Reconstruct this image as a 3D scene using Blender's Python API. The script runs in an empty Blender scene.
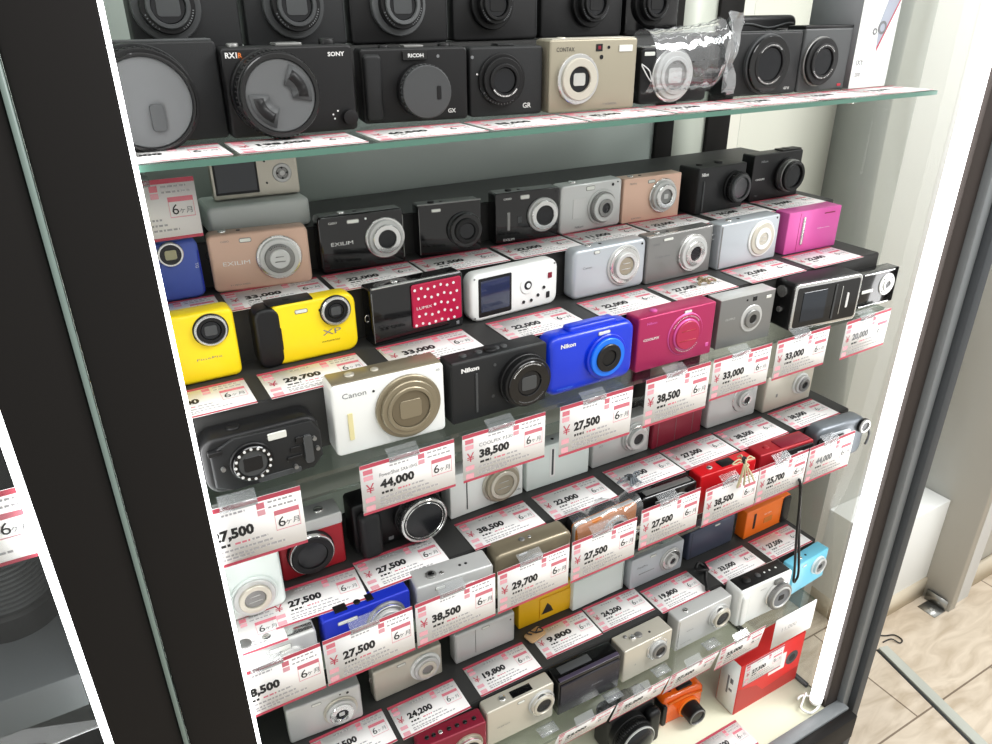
import bpy, bmesh, math, random
from mathutils import Matrix, Vector
random.seed(7)
SC = bpy.context.scene
COL = SC.collection
U = 0.6          # metres per layout unit
H0 = 1.53        # lens height above the shop floor
R = math.radians

# ------------------------------------------------------------ camera, world, light, exposure
cd = bpy.data.cameras.new('camera'); cam_o = bpy.data.objects.new('camera', cd); COL.objects.link(cam_o)
cd.sensor_width = 36.0; cd.lens = 747.0 / 992.0 * 36.0; cd.clip_start = 0.02; cd.clip_end = 60
rot = Matrix(((0.86702401, 0.22449729, -0.44482619), (-0.49823233, 0.3801815, -0.77924744), (-0.00582425, 0.89725303, 0.44147829)))
cam_o.matrix_world = Matrix.Translation((0, 0, H0)) @ rot.to_4x4()
SC.camera = cam_o
wd = bpy.data.worlds.new('shop_ambience'); SC.world = wd; wd.use_nodes = True
wn = wd.node_tree.nodes; wl = wd.node_tree.links
bg = wn['Background']; bg.inputs['Strength'].default_value = 1.05
tc = wn.new('ShaderNodeTexCoord'); sx = wn.new('ShaderNodeSeparateXYZ'); cr = wn.new('ShaderNodeValToRGB')
wl.new(tc.outputs['Generated'], sx.inputs[0]); wl.new(sx.outputs['Z'], cr.inputs[0]); wl.new(cr.outputs[0], bg.inputs['Color'])
cr.color_ramp.elements[0].position = 0.0; cr.color_ramp.elements[0].color = (0.78, 0.77, 0.74, 1)
cr.color_ramp.elements[1].position = 0.6; cr.color_ramp.elements[1].color = (1, 1, 0.98, 1)
def area(name, loc, rot_e, sx_, sy_, power, col=(1, 1, 1)):
    l = bpy.data.lights.new(name, 'AREA'); l.shape = 'RECTANGLE'; l.size = sx_; l.size_y = sy_; l.energy = power; l.color = col
    o = bpy.data.objects.new(name, l); COL.objects.link(o); o.location = loc; o.rotation_euler = rot_e; return o
area('unseen_overhead_light', (0.7, -0.5, 2.9), (R(-25) * -1, 0, 0), 2.6, 0.5, 26)
area('unseen_overhead_light', (2.3, -0.5, 2.7), (R(42), 0, R(-8)), 1.6, 0.6, 60)  # added fill light with no lamp behind it; brightens the walls outside the case
SC.view_settings.view_transform = 'Standard'; SC.view_settings.look = 'None'
SC.view_settings.exposure = -0.1; SC.view_settings.gamma = 1.0; SC.view_settings.use_curve_mapping = False
SC.cycles.max_bounces = 10; SC.cycles.transparent_max_bounces = 24; SC.cycles.caustics_reflective = False; SC.cycles.caustics_refractive = False
SC.cycles.sample_clamp_indirect = 4.0

# ------------------------------------------------------------ materials
_M = {}
def mat(key, col, rough=0.5, metal=0.0, spec=0.5, coat=0.0, emit=0.0, noise=0.0, nscale=60, bump=0.0):
    if key in _M: return _M[key]
    m = bpy.data.materials.new(key); m.use_nodes = True; n = m.node_tree.nodes; l = m.node_tree.links
    p = n['Principled BSDF']; c = (col[0], col[1], col[2], 1)
    p.inputs['Base Color'].default_value = c; p.inputs['Roughness'].default_value = rough; p.inputs['Metallic'].default_value = metal
    p.inputs['Specular IOR Level'].default_value = spec; p.inputs['Coat Weight'].default_value = coat
    if emit: p.inputs['Emission Color'].default_value = c; p.inputs['Emission Strength'].default_value = emit
    if noise or bump:
        t = n.new('ShaderNodeTexCoord'); x = n.new('ShaderNodeTexNoise'); x.inputs['Scale'].default_value = nscale; x.inputs['Detail'].default_value = 4
        l.new(t.outputs['Object'], x.inputs['Vector'])
        if noise:
            mx = n.new('ShaderNodeMixRGB'); mx.blend_type = 'MULTIPLY'; mx.inputs[0].default_value = noise; mx.inputs[1].default_value = c
            l.new(x.outputs['Fac'], mx.inputs[2]); l.new(mx.outputs[0], p.inputs['Base Color'])
        if bump:
            b = n.new('ShaderNodeBump'); b.inputs['Strength'].default_value = bump; b.inputs['Distance'].default_value = 0.001
            l.new(x.outputs['Fac'], b.inputs['Height']); l.new(b.outputs[0], p.inputs['Normal'])
    _M[key] = m; return m
def srgb(r, g, b):
    f = lambda v: ((v / 255.0) / 12.92) if v / 255.0 <= 0.04045 else (((v / 255.0) + 0.055) / 1.055) ** 2.4
    return (f(r), f(g), f(b))
def paint(name, r, g, b, **k): return mat(name, srgb(r, g, b), **k)
def clear(key, tint, gloss=0.06, rough=0.02, cloud=0.0):
    if key in _M: return _M[key]
    m = bpy.data.materials.new(key); m.use_nodes = True; n = m.node_tree.nodes; l = m.node_tree.links; n.clear()
    o = n.new('ShaderNodeOutputMaterial'); tr = n.new('ShaderNodeBsdfTransparent'); gl = n.new('ShaderNodeBsdfGlossy'); mx = n.new('ShaderNodeMixShader')
    lw = n.new('ShaderNodeLayerWeight'); lw.inputs['Blend'].default_value = 0.12
    mm = n.new('ShaderNodeMath'); mm.operation = 'MULTIPLY_ADD'; mm.inputs[1].default_value = 0.45; mm.inputs[2].default_value = gloss
    tr.inputs[0].default_value = (*tint, 1); gl.inputs[0].default_value = (1, 1, 1, 1); gl.inputs['Roughness'].default_value = rough
    l.new(lw.outputs['Fresnel'], mm.inputs[0]); l.new(mm.outputs[0], mx.inputs[0]); l.new(tr.outputs[0], mx.inputs[1]); l.new(gl.outputs[0], mx.inputs[2])
    last = mx
    if cloud:
        df = n.new('ShaderNodeBsdfDiffuse'); df.inputs[0].default_value = (0.75, 0.78, 0.8, 1); m2 = n.new('ShaderNodeMixShader'); m2.inputs[0].default_value = cloud
        l.new(mx.outputs[0], m2.inputs[1]); l.new(df.outputs[0], m2.inputs[2]); last = m2
    l.new(last.outputs[0], o.inputs[0]); _M[key] = m; return m

BLACK = paint('black_plastic', 20, 20, 21, rough=0.42, spec=0.35)
SATIN = paint('black_satin', 30, 31, 32, spec=0.35, rough=0.5, bump=0.15, nscale=900)
GLOSSB = paint('black_gloss', 14, 14, 15, rough=0.12, coat=0.3)
DGREY = paint('dark_grey', 66, 68, 69, rough=0.5)
CAPGREY = paint('lens_cap_grey', 92, 94, 95, rough=0.55)
SILVER = paint('silver_paint', 202, 203, 201, rough=0.35, metal=0.3)
SILVER2 = paint('cool_silver_paint', 188, 194, 199, rough=0.35, metal=0.3)
SILVER3 = paint('champagne_silver', 205, 200, 186, rough=0.35, metal=0.4)
GREYM = paint('grey_metal', 140, 140, 138, rough=0.35, metal=0.6)
CHROME = paint('chrome', 225, 225, 223, rough=0.16, metal=0.9)
CHAMP = paint('gold_grey', 164, 157, 138, rough=0.38, metal=0.45)
BRONZE = paint('bronze_ring', 148, 138, 116, rough=0.3, metal=0.5)
WHITEP = paint('white_plastic', 236, 238, 235, rough=0.35)
MINT = paint('pale_white_plastic', 222, 231, 227, rough=0.35)
GLASSD = paint('dark_lens_glass', 16, 18, 22, rough=0.22, spec=0.5)
SCREEN = paint('screen_glass', 26, 34, 44, rough=0.08, coat=0.4)
FLASHM = paint('flash_lens', 226, 228, 220, rough=0.2)
REDM = paint('red_paint', 168, 34, 44, rough=0.35, metal=0.2)
DREDM = paint('dark_red_paint', 134, 32, 52, rough=0.35, metal=0.25)
MAG = paint('magenta_paint', 176, 44, 94, rough=0.33, metal=0.3)
PINK = paint('pink_paint', 218, 94, 170, rough=0.3, metal=0.2)
BLUE = paint('blue_paint', 4, 50, 205, rough=0.28, coat=0.3)
BLUE2 = paint('royal_blue_paint', 28, 50, 186, rough=0.33, metal=0.15)
BLUE3 = paint('dusty_blue_paint', 70, 92, 178, rough=0.42)
LBLUE = paint('sky_blue_paint', 112, 196, 222, rough=0.33)
YELLOW = paint('yellow_paint', 246, 216, 22, rough=0.36)
YELLOWD = paint('deep_yellow_paint', 232, 180, 24, rough=0.4)
ORANGE = paint('orange_paint', 236, 112, 24, rough=0.38)
AMBER = paint('amber_paint', 198, 116, 40, rough=0.4)
GOLD = paint('gold_paint', 206, 172, 152, rough=0.35, metal=0.15)
ROSE = paint('rose_gold_paint', 228, 190, 168, rough=0.35, metal=0.15)
INK = paint('white_ink', 228, 228, 226, rough=0.6)
INKG = paint('grey_ink', 120, 122, 124, rough=0.6)
INKD = paint('black_ink', 26, 26, 28, rough=0.6)
INKR = paint('red_ink', 190, 50, 66, rough=0.6)
CARD = paint('tag_card', 240, 238, 236, rough=0.62)
TAGRED = paint('tag_red', 186, 70, 88, rough=0.6); TAGROSE = paint('tag_rose', 214, 120, 134, rough=0.6)
TAGPINK = paint('tag_pink', 230, 168, 178, rough=0.6)
TAPE = clear('clear_tape', (0.93, 0.94, 0.95), 0.08, 0.15, 0.16)
GLASS = clear('shelf_glass', (0.93, 0.96, 0.95), 0.035)
PANE = clear('case_glass', (0.97, 0.98, 0.975), 0.01)
BAGM = clear('plastic_bag', (0.95, 0.96, 0.97), 0.12, 0.08, 0.06)
EDGE = paint('glass_edge_green', 84, 124, 110, rough=0.3)
EDGE2 = clear('glass_edge_clear', (0.62, 0.70, 0.67), 0.10)
STEPM = paint('step_black', 48, 48, 47, rough=0.55)
FRAMEB = paint('frame_black', 24, 22, 21, rough=0.6, spec=0.2)
FRAMEG = paint('frame_grey', 128, 132, 134, rough=0.5, metal=0.2)
FRAMED = paint('frame_charcoal', 62, 66, 70, rough=0.55)
LEDM = mat('led_diffuser', (1, 1, 1), emit=5.5)

# ------------------------------------------------------------ mesh helpers
def P(x, y, z): return Vector((x * U, y * U, z * U + H0))
def finish(name, bm, mats, parent=None, ang=35):
    for f in bm.faces: f.smooth = True
    for e in bm.edges:
        e.smooth = len(e.link_faces) == 2 and e.calc_face_angle(3.2) < R(ang)
    me = bpy.data.meshes.new(name); bm.to_mesh(me); bm.free()
    if not isinstance(mats, (list, tuple)): mats = [mats]
    for m in mats: me.materials.append(m)
    o = bpy.data.objects.new(name, me); COL.objects.link(o)
    if parent is not None: o.parent = parent
    return o
def tag(o, label=None, cat=None, group=None, kind=None):
    if label: o['label'] = label
    if cat: o['category'] = cat
    if group: o['group'] = group
    if kind: o['kind'] = kind
    return o
def empty(name, loc, rz=0.0, rx=0.0, ry=0.0):
    o = bpy.data.objects.new(name, None); COL.objects.link(o); o.location = loc; o.rotation_euler = (rx, ry, rz); o.empty_display_size = 0.02; return o
def box(bm, x0, x1, y0, y1, z0, z1, mi=0):
    v = [bm.verts.new(p) for p in ((x0, y0, z0), (x1, y0, z0), (x1, y1, z0), (x0, y1, z0), (x0, y0, z1), (x1, y0, z1), (x1, y1, z1), (x0, y1, z1))]
    for q in ((0, 3, 2, 1), (4, 5, 6, 7), (0, 1, 5, 4), (1, 2, 6, 5), (2, 3, 7, 6), (3, 0, 4, 7)):
        bm.faces.new([v[i] for i in q]).material_index = mi
def bevel_all(bm, w, seg=2):
    bmesh.ops.bevel(bm, geom=bm.edges[:], offset=w, segments=seg, affect='EDGES', profile=0.5)
def rrect(w, h, r, n=5):
    r = max(min(r, w / 2 - 1e-5, h / 2 - 1e-5), 1e-5); pts = []
    for cx, cz, a0 in ((w / 2 - r, h / 2 - r, 0), (-w / 2 + r, h / 2 - r, 90), (-w / 2 + r, -h / 2 + r, 180), (w / 2 - r, -h / 2 + r, 270)):
        for k in range(n + 1):
            a = R(a0 + 90 * k / n); pts.append((cx + r * math.cos(a), cz + r * math.sin(a)))
    return pts                                       # counter-clockwise seen with x right, z up
def slab(bm, outline_fn, y0, y1, b, mi=0, seg=3, back_b=None):
    """a plate facing -y whose outline is outline_fn(inset); front and back edges rounded by b"""
    rings = []
    bb = b if back_b is None else back_b
    for k in range(seg + 1):
        t = math.pi / 2 * k / seg; rings.append((y0 + b * (1 - math.sin(t)), b * (1 - math.cos(t))) if False else (y0 + b * (1 - math.sin(t)), b * (1 - math.cos(math.pi / 2 - (math.pi / 2 - t)))))
    rings = [(y0 + b * (1 - math.cos(math.pi / 2 * k / seg)), b * (1 - math.sin(math.pi / 2 * k / seg))) for k in range(seg + 1)]
    rings += [(y1 - bb * (1 - math.cos(math.pi / 2 * k / seg)), bb * (1 - math.sin(math.pi / 2 * k / seg))) for k in range(seg, -1, -1)]
    vr = []
    for y, ins in rings: vr.append([bm.verts.new((x, y, z)) for x, z in outline_fn(ins)])
    n = len(vr[0])
    for a, c in zip(vr, vr[1:]):
        for i in range(n):
            j = (i + 1) % n
            bm.faces.new((a[i], a[j], c[j], c[i])).material_index = mi
    bm.faces.new(vr[0]).material_index = mi; bm.faces.new(vr[-1][::-1]).material_index = mi
    bmesh.ops.recalc_face_normals(bm, faces=bm.faces[:])
def rslab(bm, w, h, r, y0, y1, b, cx=0, cz=0, mi=0, seg=3, back_b=None):
    slab(bm, lambda i: [(x + cx, z + cz) for x, z in rrect(w - 2 * i, h - 2 * i, r - i)], y0, y1, b, mi, seg, back_b)
def lathe(bm, prof, cx, cz, n=40, mi=0):
    """profile of (radius, y); turned about the axis along y through (cx, cz)"""
    rows = []
    for r, y in prof:
        if r < 1e-6: rows.append([bm.verts.new((cx, y, cz))])
        else: rows.append([bm.verts.new((cx + r * math.cos(2 * math.pi * k / n), y, cz + r * math.sin(2 * math.pi * k / n))) for k in range(n)])
    for a, c in zip(rows, rows[1:]):
        for i in range(n):
            j = (i + 1) % n
            if len(a) == 1 and len(c) == 1: continue
            q = (a[0], c[j], c[i]) if len(a) == 1 else ((a[i], a[j], c[0]) if len(c) == 1 else (a[i], a[j], c[j], c[i]))
            bm.faces.new(q).material_index = mi
    bmesh.ops.recalc_face_normals(bm, faces=bm.faces[:])
def tube(bm, pts, r, n=6, mi=0, closed=False):
    pts = [Vector(p) for p in pts]; rows = []
    N = len(pts)
    for i, p in enumerate(pts):
        d = (pts[(i + 1) % N] - pts[i - 1]) if closed else (pts[min(i + 1, N - 1)] - pts[max(i - 1, 0)])
        d.normalize(); a = d.cross(Vector((0.13, 0.3, 0.95)));
        if a.length < 1e-4: a = d.cross(Vector((1, 0, 0)))
        a.normalize(); b = d.cross(a)
        rows.append([bm.verts.new(p + (a * math.cos(2 * math.pi * k / n) + b * math.sin(2 * math.pi * k / n)) * r) for k in range(n)])
    pr = list(zip(rows, rows[1:])) + ([(rows[-1], rows[0])] if closed else [])
    for a, c in pr:
        for i in range(n): bm.faces.new((a[i], a[(i + 1) % n], c[(i + 1) % n], c[i])).material_index = mi
    if not closed:
        bm.faces.new(rows[0][::-1]).material_index = mi; bm.faces.new(rows[-1]).material_index = mi
def spline(pts, n=6):
    """Catmull-Rom through the points"""
    P_ = [Vector(p) for p in pts]; out = []
    for i in range(len(P_) - 1):
        a, b, c, d = P_[max(i - 1, 0)], P_[i], P_[i + 1], P_[min(i + 2, len(P_) - 1)]
        for k in range(n):
            t = k / n
            out.append(0.5 * ((2 * b) + (c - a) * t + (2 * a - 5 * b + 4 * c - d) * t * t + (3 * b - a - 3 * c + d) * t ** 3))
    out.append(P_[-1]); return out
_T = {}
def textmesh(s, bold):
    k = (s, bold)
    if k in _T: return _T[k]
    c = bpy.data.curves.new('lettering', 'FONT'); c.body = s; c.size = 1.0; c.offset = bold; c.resolution_u = 2; c.align_x = 'LEFT'
    o = bpy.data.objects.new('lettering_source', c); COL.objects.link(o)
    dg = bpy.context.evaluated_depsgraph_get(); me = bpy.data.meshes.new_from_object(o.evaluated_get(dg))
    bpy.data.objects.remove(o); bpy.data.curves.remove(c)
    xs = [v.co.x for v in me.vertices] or [0, 1]; ys = [v.co.y for v in me.vertices] or [0, 1]
    _T[k] = (me, min(xs), max(xs), min(ys), max(ys)); return _T[k]
def text(parent, s, x, z, y, m, h=None, w=None, name='lettering', bold=0.0, anchor='l', rz=0.0):
    """flat lettering facing -y; (x, z) lower left corner (or centre); h cap height, w total width"""
    me, x0, x1, y0, y1 = textmesh(s, bold)
    me = me.copy(); me.materials.clear(); me.materials.append(m)
    for v in me.vertices: v.co = Vector(((v.co.x - x0), 0, (v.co.y - y0)))
    sx_ = (w / (x1 - x0)) if w else h / (y1 - y0); sz_ = (h / (y1 - y0)) if h else sx_
    for v in me.vertices: v.co.x *= sx_; v.co.z *= sz_
    o = bpy.data.objects.new(name, me); COL.objects.link(o); o.parent = parent
    W = (x1 - x0) * sx_; Hh = (y1 - y0) * sz_
    if anchor == 'c': x -= W / 2; z -= Hh / 2
    if anchor == 'r': x -= W
    o.location = (x, y, z); o.rotation_euler = (0, rz, 0)
    return o

# ------------------------------------------------------------ structure: floor, walls, case
def sbox(name, x0, x1, y0, y1, z0, z1, m, bevel=0.0, kind='structure', parent=None):
    bm = bmesh.new(); a = P(x0, y0, z0); b = P(x1, y1, z1); box(bm, a.x, b.x, a.y, b.y, a.z, b.z)
    if bevel: bevel_all(bm, bevel)
    o = finish(name, bm, m, parent)
    if parent is None and kind: o['kind'] = kind
    return o
GZ = -2.55
fm = bpy.data.materials.new('floor_tiles'); fm.use_nodes = True; n = fm.node_tree.nodes; l = fm.node_tree.links
p = n['Principled BSDF']; t = n.new('ShaderNodeTexCoord'); mp = n.new('ShaderNodeMapping'); mp.inputs['Location'].default_value = (0.02, 0.026, 0)
br = n.new('ShaderNodeTexBrick'); br.offset = 0.5; br.inputs['Scale'].default_value = 1.0; br.inputs['Brick Width'].default_value = 0.6; br.inputs['Row Height'].default_value = 0.3
br.inputs['Mortar Size'].default_value = 0.0022; br.inputs['Mortar Smooth'].default_value = 0.1
br.inputs['Color1'].default_value = (*srgb(212, 199, 180), 1); br.inputs['Color2'].default_value = (*srgb(206, 193, 175), 1); br.inputs['Mortar'].default_value = (*srgb(126, 110, 94), 1)
no = n.new('ShaderNodeTexNoise'); no.inputs['Scale'].default_value = 7; no.inputs['Detail'].default_value = 8; no.inputs['Distortion'].default_value = 1.4
m2 = n.new('ShaderNodeMapping'); m2.inputs['Scale'].default_value = (1.0, 3.2, 1)
rp = n.new('ShaderNodeValToRGB'); rp.color_ramp.elements[0].color = (0.62, 0.57, 0.5, 1); rp.color_ramp.elements[1].color = (1, 1, 1, 1); rp.color_ramp.elements[0].position = 0.3; rp.color_ramp.elements[1].position = 0.62
mx = n.new('ShaderNodeMixRGB'); mx.blend_type = 'MULTIPLY'; mx.inputs[0].default_value = 0.75
l.new(t.outputs['Object'], mp.inputs[0]); l.new(mp.outputs[0], br.inputs['Vector']); l.new(t.outputs['Object'], m2.inputs[0]); l.new(m2.outputs[0], no.inputs['Vector'])
l.new(no.outputs['Fac'], rp.inputs[0]); l.new(br.outputs['Color'], mx.inputs[1]); l.new(rp.outputs[0], mx.inputs[2]); l.new(mx.outputs[0], p.inputs['Base Color']); p.inputs['Roughness'].default_value = 0.4
sbox('floor', -3, 8, -3, 5, GZ - 0.05, GZ, fm)
CREAM = paint('wall_cream', 226, 226, 214, rough=0.7, noise=0.06, nscale=3)
OFFW = paint('wall_white', 242, 242, 239, rough=0.6, noise=0.06, nscale=3)
WALLSHADE = paint('wall_white_shaded', 176, 180, 178, rough=0.6)  # side face of the white wall block, its shade painted in as grey
sbox('wall_back', -3, 2.55, 1.90, 2.0, GZ, 2.2, CREAM)
bm = bmesh.new()
for (x0, x1, y0, y1, z0, z1, mi) in ((2.55, 6, 1.6, 2.0, GZ, 2.2, 0), (2.546, 2.55, 1.602, 1.90, GZ, 2.2, 1)):
    a = P(x0, y0, z0); b = P(x1, y1, z1); box(bm, a.x, b.x, a.y, b.y, a.z, b.z, mi)
finish('wall_right', bm, [OFFW, WALLSHADE])['kind'] = 'structure'
# white plinth with its tiled skirting
PLW = paint('plinth_white', 232, 234, 232, rough=0.45)
SKIRT = paint('skirting_cream', 214, 202, 180, rough=0.5, noise=0.2, nscale=12)
sbox('trim_1', 2.60, 3.12, 1.37, 1.6, -2.44, -2.0, PLW, 0.002)
sbox('trim_2', 2.60, 3.12, 1.362, 1.6, GZ, -2.44, SKIRT)
POSTG = paint('post_grey', 196, 196, 191, rough=0.45)
PANELG = paint('panel_pale_grey', 204, 206, 206, rough=0.4)
sbox('wall_column', 3.12, 3.17, 1.235, 1.6, GZ, 2.2, POSTG)
sbox('door_1', 3.185, 3.30, 1.25, 1.30, GZ, 2.2, PANELG, 0.001)
sbox('wall_far', 3.34, 6, 1.30, 1.6, GZ, 2.2, PLW)
sbox('baseboard_far', 3.32, 6, 1.28, 1.299, GZ, -2.42, SKIRT)
bk = bmesh.new(); a = P(3.03, 1.245, GZ)
box(bk, a.x, a.x + 0.05, a.y, a.y + 0.05, a.z, a.z + 0.002); box(bk, a.x + 0.046, a.x + 0.05, a.y, a.y + 0.06, a.z, a.z + 0.035)
brk = tag(finish('floor_bracket', bk, paint('zinc', 160, 160, 156, rough=0.3, metal=0.8)), 'small zinc angle bracket bolted at foot of grey wall post', 'bracket')
b2 = bmesh.new(); lathe(b2, [(0, -0.0015), (0.004, -0.0015), (0.005, 0.0)], 0, 0, 16); s = finish('bolt', b2, CHROME, brk); s.rotation_euler = (R(-90), 0, 0); s.location = (a.x + 0.022, a.y + 0.025, a.z + 0.0021)
RAILM = paint('rail_pale', 196, 200, 192, rough=0.35, metal=0.3)
rl = empty('floor_rail', P(2.3, -0.42, GZ)); tag(rl, 'pale aluminium guide rail lying on the tiled floor right of the case', 'rail')
q = bmesh.new(); d = Vector((0.36 * U, 1.67 * U, 0)); L = d.length
rslab(q, 0.028, 0.008, 0.002, 0, L, 0.0008, 0, 0.004); o = finish('rail_body', q, RAILM, rl); o.rotation_euler = (0, 0, math.atan2(-d.x, d.y))
q = bmesh.new(); box(q, -0.020, -0.0155, 0, L, 0, 0.003); o = finish('rail_lip', q, FRAMED, rl); o.rotation_euler = (0, 0, math.atan2(-d.x, d.y))
q = bmesh.new(); c0 = P(2.74, 1.27, GZ)
tube(q, spline([c0 + Vector(v) for v in ((-0.03, 0.03, .0025), (-0.005, 0.012, .0025), (0.018, 0.0, .004), (0.022, -0.02, .0025), (0.006, -0.024, .0025), (-0.004, -0.006, .006), (-0.03, 0.0, .0025))]), 0.0018)
tag(finish('cable_loop', q, BLACK), 'thin black cable curling on the floor beside the case post', 'cable')

# display case ---------------------------------------------------------------
case = empty('display_case', P(0.9, 0.93, GZ)); tag(case, 'tall black framed glass display case holding the compact cameras', 'display case')
def cpart(name, x0, x1, y0, y1, z0, z1, m, bevel=0.0):
    o = sbox(name, x0, x1, y0, y1, z0, z1, m, bevel, None, case); o.matrix_parent_inverse = Matrix.Translation(-case.location); return o
TOPZ = 1.1
cpart('base_cabinet', -0.02, 1.81, 0.93, 1.70, GZ, -2.075, FRAMEB, 0.002)
cpart('base_panel', -0.02, 1.79, 0.945, 1.68, -2.0749, -2.06, paint('case_floor_cream', 226, 224, 200, rough=0.5))
cpart('front_rail', 0.02, 1.83, 0.905, 0.9449, -2.085, -2.055, FRAMEG, 0.002)
cpart('front_sill', 0.02, 1.83, 0.872, 0.9045, -2.16, -2.06, FRAMEB, 0.002)
cpart('post', 1.762, 1.822, 0.945, 0.99, -2.06, TOPZ, paint('frame_brown_black', 58, 52, 49, rough=.6, spec=.2), 0.002)
cpart('post', 1.8222, 1.858, 0.925, 0.975, -2.3, TOPZ, FRAMEG, 0.003)
cpart('post', 1.8582, 1.896, 0.905, 0.975, GZ, TOPZ, FRAMED, 0.003)
cpart('post', -0.025, 0.068, 0.90, 0.965, GZ, TOPZ, FRAMEB, 0.002)
cpart('post', -0.02, 0.066, 0.9655, 1.02, -2.06, TOPZ, FRAMEB, 0.002)
cpart('post', 1.612, 1.70, 1.61, 1.65, -2.06, TOPZ, FRAMEB, 0.002)
cpart('post', 1.415, 1.478, 1.60, 1.65, -2.06, TOPZ, FRAMEB, 0.002)
cpart('side_glass', 1.786, 1.794, 1.03, 1.655, -2.06, TOPZ, PANE)
cpart('side_panel', -0.045, -0.03, 1.02, 1.70, -2.06, TOPZ, paint('panel_pale_green', 206, 216, 206, rough=0.5))
cpart('back_panel', -0.02, 1.4149, 1.61, 1.63, -2.06, TOPZ, paint('panel_grey_green', 186, 194, 189, rough=0.35))
cpart('back_panel', 1.4781, 1.6119, 1.62, 1.635, -2.06, TOPZ, paint('panel_pale', 208, 212, 200, rough=0.4))
cpart('bottom_seal', 1.775, 1.7855, 1.03, 1.655, -2.0599, -2.045, DGREY)

def led(x0, x1, y0, y1, z0, z1, label):
    o = empty('led_tube', P((x0 + x1) / 2, (y0 + y1) / 2, z0)); tag(o, label, 'light tube')
    w = (x1 - x0) * U; dd = (y1 - y0) * U; h = (z1 - z0) * U
    q = bmesh.new(); rslab(q, w, dd, min(w, dd) / 2 * 0.95, 0, h, 0.006); s = finish('diffuser', q, LEDM, o); s.rotation_euler = (R(90), 0, 0)
    q = bmesh.new(); rslab(q, w * 1.03, dd * 1.03, w * 0.5, 0, 0.006, 0.001); s = finish('end_cap', q, WHITEP, o); s.rotation_euler = (R(90), 0, 0); s.location = (0, 0, -0.0061)
led(1.722, 1.7605, 0.950, 0.987, -2.03, TOPZ, 'thick bright white light tube on the right post of the case')
led(0.0665, 0.0805, 0.985, 1.04, -2.03, TOPZ, 'thin bright white light strip on the left post beside black lens camera')
q = bmesh.new(); c0 = P(1.74, 0.985, -2.05)
tube(q, spline([c0 + Vector(v) for v in ((0.0, 0.012, .008), (-0.018, 0.004, .004), (-0.034, -0.006, .003), (-0.026, -0.022, .003), (0.0, -0.02, .006), (0.014, -0.006, .004), (-0.01, 0.012, .006), (-0.03, 0.008, .012))]), 0.0022)
tag(finish('lamp_cable', q, WHITEP), 'white cable coiled on the case floor below the right light tube', 'cable')

# glass shelves
def shelf(z, label, x0=0.0, x1=1.66, y0=1.0, y1=1.58, bracket=True, edge=None):
    o = empty('glass_shelf', P(x0, y0, z - 0.0050 / U)); tag(o, label, 'shelf', 'glass shelves of the camera case')
    q = bmesh.new(); W = (x1 - x0) * U; D = (y1 - y0) * U; T = 0.0050
    box(q, 0, W, 0, D, 0, T)
    for f in q.faces: f.material_index = 0 if abs(f.normal.z) > 0.5 or f.calc_center_median().y > D * 0.9 else 0
    for f in q.faces:
        f.normal_update()
        if abs(f.normal.z) < 0.5: f.material_index = 1
    finish('glass_plate', q, [GLASS, edge or EDGE], o, 10)
    if bracket:
        for bx in (W * 0.02, W * 0.915):
            q = bmesh.new(); box(q, bx, bx + 0.012, 0.06, D + 0.02, -0.013, -0.0002); bevel_all(q, 0.003); finish('bracket', q, CHROME if bx > 0.3 else FRAMEB, o)
    return o
AZ, BZ, CZ, DZ = -0.17, -0.665, -1.11, -1.59
shelf(AZ, 'topmost glass shelf with green edge under the large black cameras')
shelf(BZ, 'second glass shelf from the top, below the white and blue cameras', edge=EDGE2)
shelf(CZ, 'third glass shelf from the top, behind the row of 27,500 tags', bracket=False, edge=EDGE2)
shelf(DZ, 'lowest glass shelf, above the red carton', bracket=False, edge=EDGE2)

# black stepped risers: profile steps (y_front, z_top)
def riser(zb, steps, yback, x0, x1, label, right_edge=0.004):
    o = empty('step_riser', P(x0, steps[0][0], zb)); tag(o, label, 'display riser')
    W = (x1 - x0) * U
    pts = [(steps[0][0], zb)]
    for i, (y, z) in enumerate(steps):
        pts.append((y, z)); pts.append((steps[i + 1][0] if i + 1 < len(steps) else yback, z))
    pts.append((yback, zb))
    loc = [((y - steps[0][0]) * U, (z - zb) * U) for y, z in pts]
    q = bmesh.new(); a = [q.verts.new((0, y, z)) for y, z in loc]; b = [q.verts.new((W, y, z)) for y, z in loc]
    q.faces.new(a); q.faces.new(b[::-1])
    for i in range(len(a)): j = (i + 1) % len(a); q.faces.new((a[i], b[i], b[j], a[j]))
    bmesh.ops.recalc_face_normals(q, faces=q.faces[:]); bmesh.ops.bevel(q, geom=q.edges[:], offset=0.0015, segments=2, affect='EDGES')
    finish('riser_body', q, STEPM, o); return o
B1, B2 = -0.452, -0.552
C1, D1 = -1.0, -1.48
A0 = -0.06
riser(AZ + 0.0004, [(1.245, A0)], 1.40, 0.05, 1.36, 'black riser at the back of the topmost glass shelf')
riser(BZ + 0.0004, [(1.072, B2), (1.226, B1), (1.358, -0.37)], 1.56, 0.0, 1.70, 'black stepped riser on the second glass shelf, three rows high')
riser(CZ + 0.0004, [(1.076, C1)], 1.33, 0.0, 1.73, 'black step riser on the third glass shelf behind the blue camera')
riser(DZ + 0.0004, [(1.105, D1)], 1.38, 0.1, 1.76, 'black step riser on the lowest glass shelf under 24,200 and 19,800 tags')

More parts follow.
